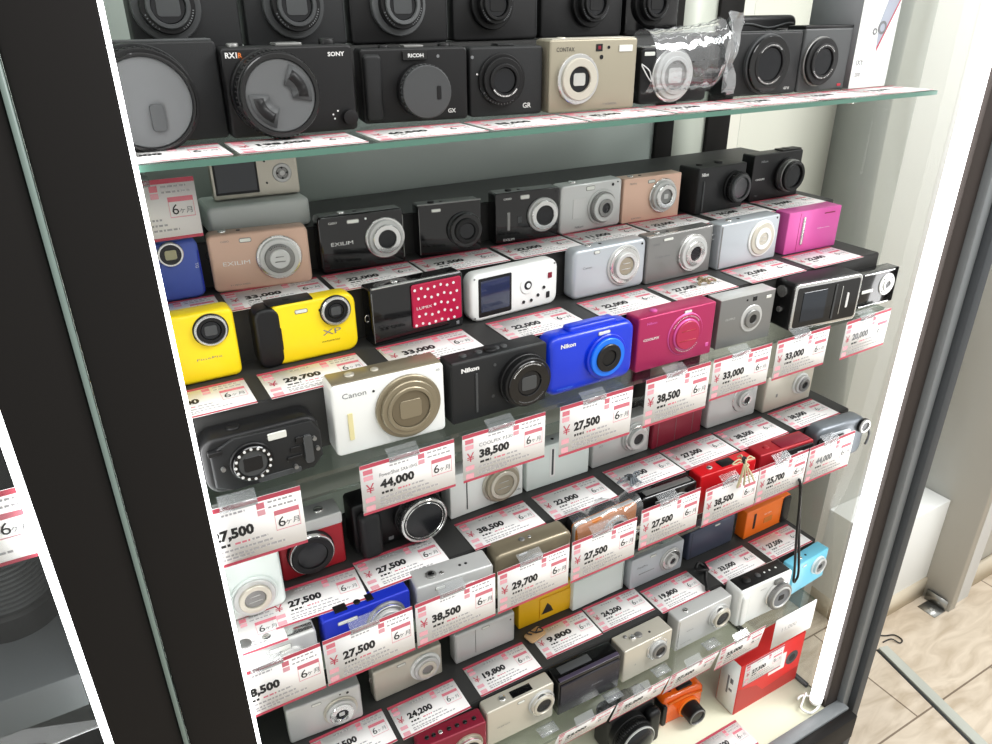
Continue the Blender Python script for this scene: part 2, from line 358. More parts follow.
# ------------------------------------------------------------ camera builder
class Cam:
    """a compact camera; local frame: x right, y into the body, z up; the front face is y = 0"""
    def __init__(s, name, label, x0, x1, y, z, h, m, yaw=0.0, d=0.024, r=0.006, b=0.0025, group=None, lean=0.0, cat='camera', body=True, bb=None, pk=1.0):
        s.pk = pk
        s.w = (x1 - x0) * U; s.h = h * U; s.d = d
        s.o = empty(name, P((x0 + x1) / 2, y, z) + Vector((0, 0, 0.0004)), R(yaw), R(lean)); tag(s.o, label, cat, group)
        if body:
            q = bmesh.new(); rslab(q, s.w, s.h, r, 0, d, b, 0, s.h / 2, back_b=bb); s.body = finish('body', q, m, s.o)
    def X(s, u): return (u - 0.5) * s.w
    def Z(s, v): return v * s.h
    def lens(s, u, v, steps, name=None):
        """steps: (radius, protrusion, material[, part name]); later steps sit inside earlier ones"""
        cx, cz = s.X(u), s.Z(v); s.lc = (cx, cz)
        steps = [(st[0], st[1] * s.pk) + tuple(st[2:]) for st in steps]
        for i, st in enumerate(steps):
            r, p_, m = st[:3]; nm = st[3] if len(st) > 3 else (name or 'lens_ring')
            q = bmesh.new(); ch = min(0.0008, r * 0.1)
            if i + 1 < len(steps) and steps[i + 1][1] >= p_:
                ri = steps[i + 1][0] * 0.97
                lathe(q, [(r, 0.0), (r, -p_ + ch), (r - ch, -p_), (ri, -p_), (ri, 0.0)], cx, cz)
            elif i + 1 < len(steps):
                ri = steps[i + 1][0] * 0.995
                lathe(q, [(r, 0.0), (r, -p_ + ch), (r - ch, -p_), (ri + ch * 0.6, -p_), (ri, -p_ + ch), (ri, -steps[i + 1][1] + 0.0005)], cx, cz)
            else: lathe(q, [(r, 0.0), (r, -p_ + ch), (r - ch, -p_), (0, -p_)], cx, cz)
            if i == 0: s.L = finish('lens', q, m, s.o, 25)
            else: finish(nm, q, m, s.L, 25)
        s.lp = steps[-1][1]; s.lr = steps[-1][0]; s.lp0 = max(a[1] for a in steps)
        return s
    def knurl(s, r, p0, p1, m, n=40, name='grip_ring'):
        q = bmesh.new(); cx, cz = s.lc
        for k in range(n):
            a = 2 * math.pi * k / n; c, t = math.cos(a), math.sin(a); w = math.pi * r / n * 0.55
            v = []
            for y in (-p0, -p1):
                for e, rr in ((-1, r), (1, r), (0.7, r + .0006), (-.7, r + .0006)):
                    v.append(q.verts.new((cx + c * rr - t * w * e, y, cz + t * rr + c * w * e)))
            for f in ((0, 1, 2, 3), (7, 6, 5, 4), (0, 4, 5, 1), (1, 5, 6, 2), (2, 6, 7, 3), (3, 7, 4, 0)): q.faces.new([v[i] for i in f])
        finish(name, q, m, s.L); return s
    def cover(s, m=INKG, k=0.55, kind='square'):
        """the closed shutter blades or window in the lens front"""
        cx, cz = s.lc; y = -s.lp
        q = bmesh.new(); r = s.lr * k
        if kind == 'square': rslab(q, r * 1.5, r * 1.3, r * 0.25, y - 0.0006, y, 0.0002, cx, cz, seg=1)
        else:
            box(q, cx - r, cx + r, y - .0004, y, cz - r * 0.5 - .0004, cz - r * .5 + .0004)
            box(q, cx - r * 0.8, cx + r * 0.8, y - .0004, y, cz + r * .5 - .0004, cz + r * .5 + .0004)
        finish('shutter_blades', q, m, s.L); return s
    def marks(s, r, a0, a1, n=14, m=INK, p=None, sz=0.0007):
        cx, cz = s.lc; y = -(s.lp0 if p is None else p); q = bmesh.new(); rnd = random.Random(int(r * 1e5) + n)
        for k in range(n):
            a = R(a0 + (a1 - a0) * k / max(n - 1, 1)); c, t = math.cos(a), math.sin(a); w = rnd.uniform(.35, .8) * sz; hh = sz
            pts = [(cx + c * (r + e * hh) - t * f * w, y - .00015, cz + t * (r + e * hh) + c * f * w) for e, f in ((-1, -1), (-1, 1), (1, 1), (1, -1))]
            q.faces.new([q.verts.new(p_) for p_ in pts])
        finish('ring_lettering', q, m, s.L); return s
    def pad(s, name, u, v, w, h, m, p=0.0008, r=0.001, b=0.0003, y=0.0):
        """raised plate on the front: centre (u, v) as fractions, size in mm"""
        q = bmesh.new(); rslab(q, w / 1000, h / 1000, r, y - p, y, b, s.X(u), s.Z(v), seg=1)
        finish(name, q, m, s.o); return s
    def flash(s, u, v, w=13, h=5): s.pad('flash_bezel', u, v, w + 1.4, h + 1.4, GREYM, .0004, .0018); return s.pad('flash', u, v, w, h, FLASHM, .0008, .0014)
    def dot(s, u, v, r=1.5, m=GLASSD, name='focus_lamp', p=0.0004):
        q = bmesh.new(); lathe(q, [(r / 1000, 0), (r / 1000, -p), (0, -p)], s.X(u), s.Z(v), 16); finish(name, q, m, s.o); return s
    def txt(s, st, u, v, h=None, m=INK, w=None, bold=0.0, anchor='l', rz=0.0, y=-0.0003):
        text(s.o, st, s.X(u), s.Z(v), y, m, h / 1000 if h else None, w / 1000 if w else None, bold=bold, anchor=anchor, rz=rz); return s
    def knob(s, u, r, h, m, yf=0.5, name='shutter_button', n=20, base=0.0):
        q = bmesh.new(); R_ = r / 1000; H_ = h / 1000; x = s.X(u); y = s.d * yf; z = s.h + base / 1000 - 0.0003
        rows = [(R_, z), (R_, z + H_ * .75), (R_ * .88, z + H_)]
        rr = [[q.verts.new((x + a * math.cos(2 * math.pi * k / n), y + a * math.sin(2 * math.pi * k / n), zz)) for k in range(n)] for a, zz in rows]
        for a, c in zip(rr, rr[1:]):
            for i in range(n): q.faces.new((a[i], a[(i + 1) % n], c[(i + 1) % n], c[i]))
        q.faces.new(rr[-1]); finish(name, q, m, s.o); return s
    def top(s, name, u0, u1, h, m, y0=0.15, y1=0.85, r=0.0008):
        q = bmesh.new(); box(q, s.X(u0), s.X(u1), s.d * y0, s.d * y1, s.h - 0.0006, s.h + h / 1000); bevel_all(q, min(r, h / 2500)); finish(name, q, m, s.o); return s
    def buttons(s, u=0.3, m=CHROME, m2=BLACK): return s.knob(u, 4.2, 1.8, m).knob(u + 0.16, 2.2, 0.8, m2, name='power_button')
    def lug(s, right=True, v=0.8, m=CHROME):
        x = (s.w / 2 if right else -s.w / 2); q = bmesh.new(); pts = [(x + 0.002 * math.cos(t) * (1 if right else -1) + (0.001 if right else -0.001), s.d * .5, s.Z(v) + 0.004 * math.sin(t)) for t in [k * math.pi / 5 for k in range(10)]]
        tube(q, pts, 0.0007, closed=True); finish('strap_lug', q, m, s.o); return s
    def sideband(s, m, y0=0.3, y1=0.7):
        q = bmesh.new(); rslab(q, s.w + .0006, s.h + .0005, .006, s.d * y0, s.d * y1, .0002, 0, s.h / 2, seg=1); finish('side_band', q, m, s.o); return s
    def grip(s, u, v0, v1, w, p, m, r=0.004, name='grip'):
        q = bmesh.new(); rslab(q, w / 1000, s.h * (v1 - v0), r, -p / 1000, 0.0004, min(p / 1000 * .8, r * .8), s.X(u), s.h * (v0 + v1) / 2); finish(name, q, m, s.o); return s

GA = 'cameras at the front of the topmost glass shelf'; GA2 = 'dark cameras at the back of the topmost shelf'
G1 = 'cameras on the top step of the second shelf'; G2 = 'cameras on the middle step of the second shelf'; G3 = 'cameras at the front of the second shelf'
G4 = 'cameras on the step of the third shelf'; G5 = 'cameras at the front of the third shelf'; G6 = 'cameras on the step of the lowest shelf'; G7 = 'cameras at the front of the lowest shelf'

# ---- topmost shelf, front row
c = Cam('compact_camera', 'black camera with huge capped lens, cut off by the left light strip', 0.035, 0.222, 1.155, AZ, .128, SATIN, d=.030, b=.002, r=.004, group=GA)
c.lens(0.42, .47, [(.041, .020, SATIN, 'lens_barrel'), (.0385, .040, BLACK, 'lens_barrel'), (.0355, .046, GLOSSB, 'filter_ring'), (.033, .044, CAPGREY, 'lens_cap')]).knurl(.0385, .026, .036, BLACK)
c.pad('cap_clip', .47, .33, 10, 20, DGREY, .0468, .003, y=-.0435 + .0435).top('top_plate', .02, .98, 1.2, DGREY)
c = Cam('compact_camera', 'large black camera with pinch lens cap, second on topmost shelf', .222, .408, 1.135, AZ, .119, BLACK, yaw=-2, d=.030, b=.0025, r=.004, group=GA)
c.lens(.335, .50, [(.0345, .010, BLACK, 'lens_mount'), (.0330, .012, INKR, 'red_ring'), (.0335, .030, BLACK, 'lens_barrel'), (.0325, .035, GLOSSB, 'filter_ring'), (.0285, .0338, CAPGREY, 'lens_cap')])
c.knurl(.0338, .020, .029, BLACK, 56)
cx, cz = c.lc
for sgn in (-1, 1):
    q = bmesh.new(); a0 = 215 if sgn < 0 else 28
    def seg(r0, r1, aa, ab, y0, y1):
        vs = []
        for y in (y0, y1):
            for rr, rng in ((r1, range(0, 9)), (r0, range(8, -1, -1))):
                for k in rng:
                    a = R(aa + (ab - aa) * k / 8); vs.append(q.verts.new((cx + rr * math.cos(a), y, cz + rr * math.sin(a))))
        N = len(vs) // 2; q.faces.new(vs[:N][::-1]); q.faces.new(vs[N:])
        for i in range(N): j = (i + 1) % N; q.faces.new((vs[i], vs[j], vs[N + j], vs[N + i]))
    seg(.0095, .0255, a0 - 40, a0 + 40, -.0338, -.0352); clip = finish('cap_clip', q, DGREY, c.L)
    q = bmesh.new(); seg(.0145, .0225, a0 - 32, a0 + 32, -.0352, -.0355); finish('clip_recess', q, BLACK, c.L)
c.marks(.0350, -40, 40, 26, paint('copper_ink', 176, 92, 62), p=.001, sz=.0012)
c.txt('RX1', .035, .885, 4.4, INK, bold=.03).txt('R', .128, .885, 4.0, paint('orange_ink', 222, 120, 50), bold=.02).txt('SONY', .80, .87, 3.6, INK, w=15, bold=.03)
c.knob(.84, 7, 5, BLACK, name='mode_dial').knob(.12, 5, 3, GREYM).top('hot_shoe', .42, .62, 2.2, GREYM)
q = bmesh.new(); lathe(q, [(.0065, 0), (.0065, -.006), (.005, -.0065), (0, -.0065)], c.X(.93), c.Z(.16), 24); finish('front_dial', q, BLACK, c.o)
for a_, b_ in ((.80, .2), (.81, .15), (.84, .24)): c.dot(a_, b_, .8, INK, 'dial_mark')
c.lug(True, .8)
c = Cam('compact_camera', 'black camera with round grey lens cap and raised name block, third on topmost shelf', .432, .606, 1.16, AZ, .110, BLACK, yaw=-9, d=.028, r=.004, group=GA)
c.lens(.55, .43, [(.0245, .012, BLACK, 'lens_mount'), (.0235, .021, DGREY, 'lens_cap')]).knurl(.0237, .014, .018, DGREY, 36)
c.pad('name_block', .50, .90, 24, 8, GLOSSB, .003, .001).txt('RICOH', .505, .90, 3.4, INK, w=15, bold=.03, anchor='c', y=-.0033)
c.grip(.10, .04, .93, 17, 7, SATIN).pad('cap_clip', .66, .42, 4, 12, BLACK, .0218, .001).txt('GX', .80, .10, 4, INK, bold=.02).dot(.72, .88, 1.5, INKG)
c.knob(.82, 6, 3, BLACK, name='mode_dial').knob(.25, 5, 2.5, BLACK).top('hot_shoe', .42, .60, 2, GREYM)
c = Cam('compact_camera', 'slim black camera with black lens ring and small white initials beside gold camera', .612, .744, 1.145, AZ, .108, SATIN, yaw=-8, d=.028, r=.004, group=GA)
c.lens(.42, .53, [(.0245, .004, BLACK, 'lens_base'), (.021, .009, BLACK), (.0155, .012, BLACK, 'lens_barrel'), (.012, .009, GLASSD, 'lens_glass')]).marks(.0145, 215, 325, 18, p=.012).marks(.0225, 210, 300, 12, INKG, p=.004)
c.txt('GR', .72, .10, 5, INK, bold=.01).dot(.04, .86, 1.6, INKG).dot(.10, .62, 1, INK).top('hot_shoe', .4, .62, 2, BLACK)
c = Cam('compact_camera', 'champagne gold film-style camera with silver ringed square lens window', .750, .926, 1.12, AZ, .116, CHAMP, yaw=-4, d=.030, r=.0025, b=.0018, group=GA)
c.lens(.31, .46, [(.0245, .004, CHROME), (.0205, .007, SILVER3, 'lens_ring'), (.0125, .0045, GLASSD, 'lens_recess')]).cover(paint('window_grey', 186, 186, 180, rough=.3), .75)
c.txt('CONTAX', .07, .84, 4.0, INKD, w=21).pad('viewfinder', .55, .88, 8, 7, GLASSD, .0006, .0005).pad('viewfinder_window', .55, .88, 3.5, 3.5, DREDM, .0009, .0005)
c.pad('flash', .86, .86, 17, 6.5, FLASHM, .0008, .0008).dot(.58, .75, 2.2).dot(.66, .88, 1.6).txt('T VS DIGITAL', .62, .07, 2, INKG, w=18).knob(.2, 5, 2, SILVER3).top('top_plate', .03, .97, .8, SILVER3, .05, .95)
c = Cam('compact_camera', 'black camera with large silver lens ring, wrapped in a clear plastic bag', .958, 1.118, 1.135, AZ, .098, BLACK, yaw=-3, d=.024, r=.005, group=GA)
c.lens(.44, .50, [(.0285, .004, CHROME), (.0255, .007, SILVER, 'lens_barrel'), (.020, .009, SILVER), (.0155, .007, GREYM, 'lens_recess')]).cover(SILVER, .8).marks(.0270, 60, 120, 12, INKG, p=.004, sz=.001)
c.pad('flash', .11, .89, 14, 4, FLASHM, .0008, .001).buttons(.25).top('top_plate', .0, 1.0, .6, GREYM, .02, .98)
q = bmesh.new(); tube(q, spline([(c.X(.0), -.001, c.Z(.7)), (c.X(.06), -.006, c.Z(.5)), (c.X(.13), -.004, c.Z(.42)), (c.X(.10), -.003, c.Z(.6)), (c.X(0), -.001, c.Z(.72))]), .0007); finish('wrist_strap', q, INK, c.o)
# crumpled clear bag round that camera
def crumple(name, label, pts_fn, nu, nv, m, seed, amp, cat='bag'):
    rnd = random.Random(seed); q = bmesh.new(); g = []
    for i in range(nu + 1):
        g.append([q.verts.new(Vector(pts_fn(i / nu, j / nv)) + Vector((rnd.uniform(-1, 1), rnd.uniform(-1, 1), rnd.uniform(-1, 1))) * amp) for j in range(nv + 1)])
    for i in range(nu):
        for j in range(nv): q.faces.new((g[i][j], g[i + 1][j], g[i + 1][j + 1], g[i][j + 1]))
    o = finish(name, q, m, None, 25)
    if label: tag(o, label, cat)
    return o
b0 = P(.955, 1.118, AZ + .012); b1 = P(1.140, 1.118, AZ + .012)
def bagf(u, v):
    x = b0.x + (b1.x - b0.x) * u; a = v * 2 * math.pi
    top = .060 + .010 * max(0, (u - .3))
    y = b0.y + .012 - .026 * math.cos(a); z = b0.z + .004 + (top + .006) * (0.5 - 0.5 * math.sin(a - math.pi / 2 * 0)) * 1.0
    sq = (u - .9) * 10 if u > .9 else 0
    return (x, y + (.004 * sq if math.cos(a) > 0 else -.002 * sq), max(z, b0.z + .0015) + .004 * max(0, sq))
bag = crumple('clear_bag', 'clear crinkled plastic bag around the silver-lensed camera on the topmost shelf', bagf, 26, 22, BAGM, 3, .0011)
q = bmesh.new(); rnd = random.Random(5)
gr = []
for i in range(9):
    row = []
    for j in range(5):
        row.append(q.verts.new(Vector((b1.x - .014 + .0035 * j + rnd.uniform(-1, 1) * .002, b1.y - .019 + rnd.uniform(-1, 1) * .006, b0.z + .002 + .0105 * i + rnd.uniform(-1, 1) * .002))))
    gr.append(row)
for i in range(8):
    for j in range(4): q.faces.new((gr[i][j], gr[i][j + 1], gr[i + 1][j + 1], gr[i + 1][j]))
finish('twisted_end', q, clear('bag_fold', (.8, .82, .83), .3, .1, .22), bag, 10)
c = Cam('compact_camera', 'black camera with very wide black lens ring, second from right on topmost shelf', 1.180, 1.368, 1.135, AZ, .118, SATIN, yaw=-4, d=.028, r=.004, group=GA)
c.lens(.50, .50, [(.0335, .005, DGREY, 'lens_base'), (.0315, .009, GLOSSB), (.0240, .010, BLACK, 'lens_barrel'), (.0190, .008, GLASSD, 'lens_glass')]).marks(.0215, 50, 140, 18, p=.010).marks(.0215, 220, 320, 20, p=.010)
c.txt('G7 X', .82, .07, 3, INK, bold=.02).knob(.8, 7, 3, BLACK, name='mode_dial').knob(.6, 4, 2, BLACK).top('top_plate', .02, .98, .7, DGREY, .02, .2)
c = Cam('compact_camera', 'small black camera with chrome-edged round lens, far right of topmost shelf beside white carton', 1.374, 1.517, 1.128, AZ, .122, DGREY, yaw=-2, d=.028, r=.003, group=GA)
c.lens(.35, .48, [(.029, .004, GREYM, 'lens_base'), (.0275, .008, BLACK), (.021, .010, BLACK, 'lens_barrel'), (.016, .008, GLASSD, 'lens_glass')]).marks(.0188, 40, 140, 14, p=.010).marks(.0188, 215, 330, 16, p=.010)
c.top('top_plate', 0, 1, 3, BLACK, .02, .98).pad('name_badge', .88, .08, 7, 3, INKR, .0005, .0008).lug(True, .88)
# white carton right
c = Cam('camera_carton', 'tall white product carton with device picture at right end of topmost shelf', 1.524, 1.648, 1.118, AZ, .24, WHITEP, d=.078, r=.0006, b=.0004, cat='box')
c.txt('IXY', .08, .195, 6.5, INKG, bold=.01).txt('200', .10, .10, 5, INKG)
q = bmesh.new(); X = c.X; Z = c.Z
for pts, mi in ((((.55, .30), (.98, .74), (1.0, .9), (.80, .98), (.50, .52)), 0), (((.55, .30), (.98, .74), (.99, .78), (.54, .335)), 1)):
    q.faces.new([q.verts.new((X(u), -.0003 - .0002 * mi, Z(v))) for u, v in pts]).material_index = mi
finish('printed_picture', q, [paint('print_blue_grey', 168, 174, 188), TAGRED], c.o)
for u, v, rr in ((.60, .50, 8), (.42, .47, 4)):
    q = bmesh.new(); lathe(q, [(rr / 1000, 0), (rr / 1000, -.0007), (rr * .6 / 1000, -.0007)], X(u), Z(v), 20); finish('printed_lens', q, INKG, c.o)
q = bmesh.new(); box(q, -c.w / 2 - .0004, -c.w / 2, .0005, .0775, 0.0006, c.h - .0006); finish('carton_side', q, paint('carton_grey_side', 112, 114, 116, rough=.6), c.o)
# soft pouch behind
c = Cam('camera_pouch', 'flat black zipped pouch lying behind the two rightmost black cameras', 1.31, 1.50, 1.26, AZ, .145, BLACK, d=.022, r=.010, b=.006, cat='pouch')
q = bmesh.new(); tube(q, [(c.X(u), -.0006, c.Z(.86 + .03 * math.sin(u * 9))) for u in [k / 12 for k in range(1, 12)]], .0013); finish('zip', q, DGREY, c.o)
# back row on the riser
back = [(.136, .292, 'black camera behind the capped camera at the left end of the topmost shelf', SATIN, .36, DGREY),
        (.300, .462, 'black camera behind the large black camera with pinch lens cap', SATIN, .50, DGREY),
        (.470, .650, 'black camera with grey-edged lens cover, behind the camera with raised name block', BLACK, .5, CAPGREY),
        (.660, .836, 'black camera behind the slim black camera, fourth in the back row', BLACK, .46, BLACK),
        (.845, 1.035, 'black camera behind the champagne gold camera, fifth in the back row', BLACK, .60, BLACK),
        (1.045, 1.182, 'black camera behind the bagged camera, last of the back row', GLOSSB, .45, BLACK)]
for i, (x0, x1, lb, m, u, lm) in enumerate(back):
    c = Cam('compact_camera', lb, x0, x1, 1.30, A0 + .0005, .115, m, d=.028, r=.004, group=GA2)
    rr = .0265 if i < 3 else .023
    c.lens(u - .03, .52, [(rr * 1.1, .006, lm, 'lens_base'), (rr * .86, .014, BLACK, 'lens_barrel'), (rr * .70, .017, lm), (rr * .55, .014, GLASSD, 'lens_glass')])
    c.marks(rr * .78, 200, 240, 6, INKG, p=.014).marks(rr * .78, 300, 350, 9, INKG, p=.014).cover(DGREY if i < 3 else BLACK, .9)
    if i: c.pad('front_edge', .985, .5, .8, 60, DGREY, .0005, .0003)
    c.knob(.8, 7, 4, BLACK, name='mode_dial')

# ---- second shelf, top step
c = Cam('compact_camera', 'dusty blue rugged camera with round lens in upper corner, beside the left light strip', .03, .172, 1.31, B1, .103, BLUE3, d=.022, r=.008, b=.004, group=G1)
c.lens(.68, .80, [(.0125, .003, CHROME), (.0105, .0035, GLASSD, 'lens_glass')]).cover(paint('pale_olive_window', 168, 164, 132), .7).txt('TG', .93, .60, 3, INK, rz=R(90)).pad('front_edge', .985, .45, 1, 44, BLUE2, .0004, .0004)
c = Cam('compact_camera', 'champagne pink slim camera with large silver lens, first full one on the top step', .186, .355, 1.302, B1, .103, GOLD, yaw=-8, d=.022, r=.006, b=.003, group=G1)
c.lens(.68, .52, [(.0235, .003, CHROME), (.0205, .006, SILVER, 'lens_barrel'), (.0155, .009, GREYM), (.0105, .010, SILVER, 'lens_cover')]).cover(GREYM, .5, 'blade').marks(.0138, 60, 130, 10, INKD, p=.009)
c.flash(.37, .87, 11, 3.5).txt('EXILIM', .12, .46, 4.2, INK, w=27).txt('CASIO', .13, .86, 2, INKG).buttons(.16).lug(False, .62, BLACK).txt('8.1 MEGA PIXELS', .16, .10, 1.6, INKG, w=20)
c = Cam('compact_camera', 'black slim camera with chrome ringed lens and white italic name, second on the top step', .380, .545, 1.31, B1, .108, GLOSSB, yaw=-3, d=.022, r=.005, b=.003, group=G1)
c.lens(.76, .52, [(.0235, .003, CHROME), (.0205, .007, SILVER, 'lens_barrel'), (.0165, .010, CHROME), (.0105, .008, GLASSD, 'lens_glass')])
c.flash(.40, .87, 13, 3.6).txt('EXILIM', .13, .48, 4, INK, w=25).txt('CASIO', .12, .86, 2.4, INK).dot(.55, .89, 1.2, INK).pad('front_edge', .985, .5, 1, 50, GREYM, .0004, .0004).buttons(.3)
c = Cam('compact_camera', 'glossy all-black camera with black lens, third on the top step', 0.58, 0.712, 1.31, B1, .104, GLOSSB, yaw=-6, d=.022, r=.003, b=.0015, group=G1)
c.lens(.72, .46, [(.0215, .004, DGREY), (.0205, .008, GLOSSB, 'lens_barrel'), (.015, .011, BLACK), (.010, .009, GLASSD, 'lens_glass')]).flash(.28, .88, 11, 3.2).buttons(.25, BLACK).lug(True, .5).pad('front_edge', .01, .5, .8, 55, GREYM, .0004, .0003).top('top_plate', 0, 1, .6, GREYM, .0, .1)
c = Cam('compact_camera', 'black camera with wide silver lens ring and pale vertical bar, fourth on top step', 0.752, 0.902, 1.31, B1, .107, GLOSSB, yaw=-4, d=.022, r=.003, b=.0015, group=G1)
c.lens(.73, .50, [(.0215, .004, SILVER), (.0185, .008, CHROME, 'lens_barrel'), (.0125, .006, GLASSD, 'lens_glass')]).flash(.45, .88, 12, 4.5).txt('CASIO', .12, .86, 2.3, INK, w=11, bold=.02).txt('EXILIM', .12, .06, 2.8, INK, w=15)
c.pad('slide_bar', .20, .44, 4, 23, GREYM, .0008, .001).pad('sensor_window', .37, .45, 6, 8, DGREY, .0006, .0008).buttons(.25, BLACK).dot(.94, .92, 1)
c = Cam('compact_camera', 'silver camera with round lens and small dark viewfinder, left of the rose gold one', 0.907, 1.076, 1.31, B1, .106, SILVER, yaw=2, d=.022, r=.006, b=.003, group=G1)
c.lens(.665, .46, [(.0235, .002, SILVER), (.0205, .006, GREYM, 'lens_barrel'), (.0185, .009, SILVER), (.012, .011, GREYM), (.0065, .009, GLASSD, 'lens_glass')])
c.flash(.47, .88, 13, 4.5).dot(.84, .89, 2).dot(.92, .93, 1).pad('front_inset', .30, .50, 21, 26, paint('silver_inset', 206, 206, 204, rough=.3, metal=.3), .0005, .001).txt('Nikon', .24, .09, 3, INKG, w=14, bold=.02).knob(.25, 5, 2.4, CHROME).lug(False, .7)
c = Cam('compact_camera', 'rose gold camera with silver lens ring on the top step', 1.081, 1.245, 1.31, B1, .101, ROSE, yaw=-2, d=.022, r=.002, b=.0012, group=G1)
c.lens(.68, .53, [(.0235, .003, CHROME), (.0205, .007, SILVER, 'lens_barrel'), (.0165, .010, CHROME), (.010, .008, GREYM, 'lens_cover')]).cover(SILVER, .5)
c.flash(.47, .88, 11, 3.4).txt('PENTAX', .10, .86, 2.2, INKG, w=11).buttons(.18).lug(False, .6, BLACK).txt('OPTIO', .16, .07, 2, INKG, w=16)
c = Cam('compact_camera', 'matt black camera with projecting black lens, right of the rose gold one', 1.278, 1.438, 1.288, B1, .108, SATIN, yaw=2, d=.040, r=.003, b=.002, group=G1)
c.lens(.77, .50, [(.023, .004, BLACK, 'lens_base'), (.0215, .012, BLACK, 'lens_barrel'), (.0195, .015, DGREY), (.015, .0125, GLASSD, 'lens_glass')]).knurl(.0216, .005, .011, BLACK, 34)
c.txt('Nikon', .06, .82, 5, INK, w=13, bold=.04).grip(.12, .05, .72, 3, 1.5, DGREY, r=.001).knob(.2, 5, 2.6, BLACK).knob(.6, 6, 3, BLACK, name='mode_dial')
c = Cam('compact_camera', 'black camera with protruding ringed lens at far right of the top step', 1.484, 1.659, 1.312, B1, .115, BLACK, yaw=0, d=.024, r=.003, b=.0015, group=G1)
c.lens(.69, .50, [(.0255, .005, BLACK, 'lens_base'), (.024, .013, GREYM, 'lens_barrel'), (.0225, .018, BLACK), (.017, .015, GLASSD, 'lens_glass')]).marks(.0200, 60, 130, 12, INKG, p=.018)
c.txt('Nikon', .15, .82, 3.6, INKG, w=14, bold=.03).txt('COOLPIX', .08, .45, 2.6, INK, w=19, bold=.02).txt('P310', .1, .1, 2.4, INKG).knob(.75, 7, 3, BLACK, name='mode_dial').top('top_plate', .6, 1.0, 2, BLACK)
# screen-back camera on white tray
c = Cam('display_tray', 'shallow white plastic tray under the silver camera showing its screen', .205, .388, 1.375, -.37, .052, paint('tray_white', 216, 222, 218, rough=.4), d=.062, r=.006, b=.004, cat='tray')
q = bmesh.new(); rslab(q, c.w * .94, .05, .004, 0, .0012, .0004); o = finish('tray_lip', q, WHITEP, c.o); o.rotation_euler = (R(-90), 0, 0); o.location = (0, .031, c.h - .0004)
c = Cam('compact_camera', 'silver camera turned to show its dark rear screen, standing on the white tray', .228, .383, 1.415, -.316, .078, SILVER3, yaw=-4, d=.018, r=.002, b=.0012, group=None)
c.pad('screen_frame', .28, .52, 46, 39, BLACK, .0005, .001).pad('rear_screen', .28, .53, 42, 35, SCREEN, .0008, .0008)
c.lens(.81, .50, [(.0105, .0012, SILVER, 'control_ring'), (.0065, .0008, GREYM), (.003, .0018, SILVER, 'centre_button')])
for u, v in ((.81, .62), (.81, .38), (.755, .5), (.865, .5), (.62, .3), (.62, .8)): c.dot(u, v, 1.1, INKD, 'control_mark', .0016)
# ---- second shelf, middle step
c = Cam('compact_camera', 'yellow waterproof camera cut off by the left light strip, below the dusty blue one', 0.02, 0.189, 1.18, B2, .120, YELLOW, d=.024, r=.007, b=.0045, group=G2)
c.lens(.77, .74, [(.0165, .002, BLACK), (.0155, .004, CHROME), (.013, .003, BLACK), (.0095, .0022, GLASSD, 'lens_glass')]).cover(DGREY, .8)
c.dot(.42, .72, 1.8).pad('grip_inset', .20, .95, 22, 5, BLACK, .0006, .002).flash(.24, .74, 10, 4).txt('FinePix', .60, .33, 2.2, INKG, w=24)
c = Cam('compact_camera', 'yellow waterproof camera with black side grip, the whole one beside the cut-off one', 0.241, 0.393, 1.18, B2, .108, YELLOW, yaw=0, d=.022, r=.012, b=.004, group=G2)
q = bmesh.new(); rslab(q, .026, c.h * .98, .010, -.0015, .024, .004, -c.w / 2 - .001, c.h * .49); finish('side_grip', q, BLACK, c.o)
c.lens(.755, .75, [(.0165, .002, BLACK), (.0155, .004, CHROME), (.0125, .003, BLACK), (.0085, .0022, GLASSD, 'lens_glass')]).cover(DGREY, .8)
c.flash(.37, .84, 12, 3.2).dot(.58, .80, 1.5).txt('XP', .58, .36, 6, INKG, w=20).txt('WATERPROOF', .56, .24, 1.8, INKD, w=20).pad('grip_inset', .10, .45, 5, 26, BLACK, .0007, .0025).top('top_grip', .02, .52, 1.4, BLACK, .05, .9).knob(.25, 4, 1.2, BLACK, base=1)
c = Cam('compact_camera', 'black camera with a red white-dotted front cover panel', 0.418, 0.604, 1.177, B2, .107, GLOSSB, yaw=3, d=.024, r=.002, b=.0014, group=G2)
c.pad('slide_cover', .695, .56, 62, 50, paint('crimson_cover', 176, 14, 62, rough=.3), .0028, .003, .001)
q = bmesh.new()
for i in range(7):
    for j in range(5):
        x = c.X(.45) + i * .0080 + (.0040 if j % 2 else 0); z = c.Z(.22) + j * .0102 + .0012 * math.sin(i * 2.1)
        if x > c.X(.97) or (j == 2 and i < 3): continue
        lathe(q, [(.0016, -.0027), (.0016, -.0031), (0, -.0031)], x, z, 12)
finish('white_dots', q, INK, c.o)
c.txt('LUMIX', .46, .50, 3.2, INK, w=19, y=-.0032).pad('corner_badge', .93, .08, 4, 4, INKG, .0006, .0005).pad('front_edge', .012, .5, .8, 56, GREYM, .0004, .0003).buttons(.3).lug(False, .45).top('top_plate', .02, .98, .8, CHROME, .02, .2)
c = Cam('compact_camera', 'white rounded camera turned to show its screen and control pad', 0.618, 0.826, 1.184, B2, .096, WHITEP, yaw=4, d=.020, r=.012, b=.004, group=G2)
c.pad('screen_frame', .265, .5, 46, 47, BLACK, .0005, .002).pad('rear_screen', .265, .52, 40, 38, paint('rear_screen_blue', 44, 50, 72, rough=.1, coat=.5), .0009, .001)
c.lens(.635, .55, [(.011, .0012, WHITEP, 'control_ring'), (.0055, .0018, INKD), (.003, .0026, WHITEP, 'centre_button')])
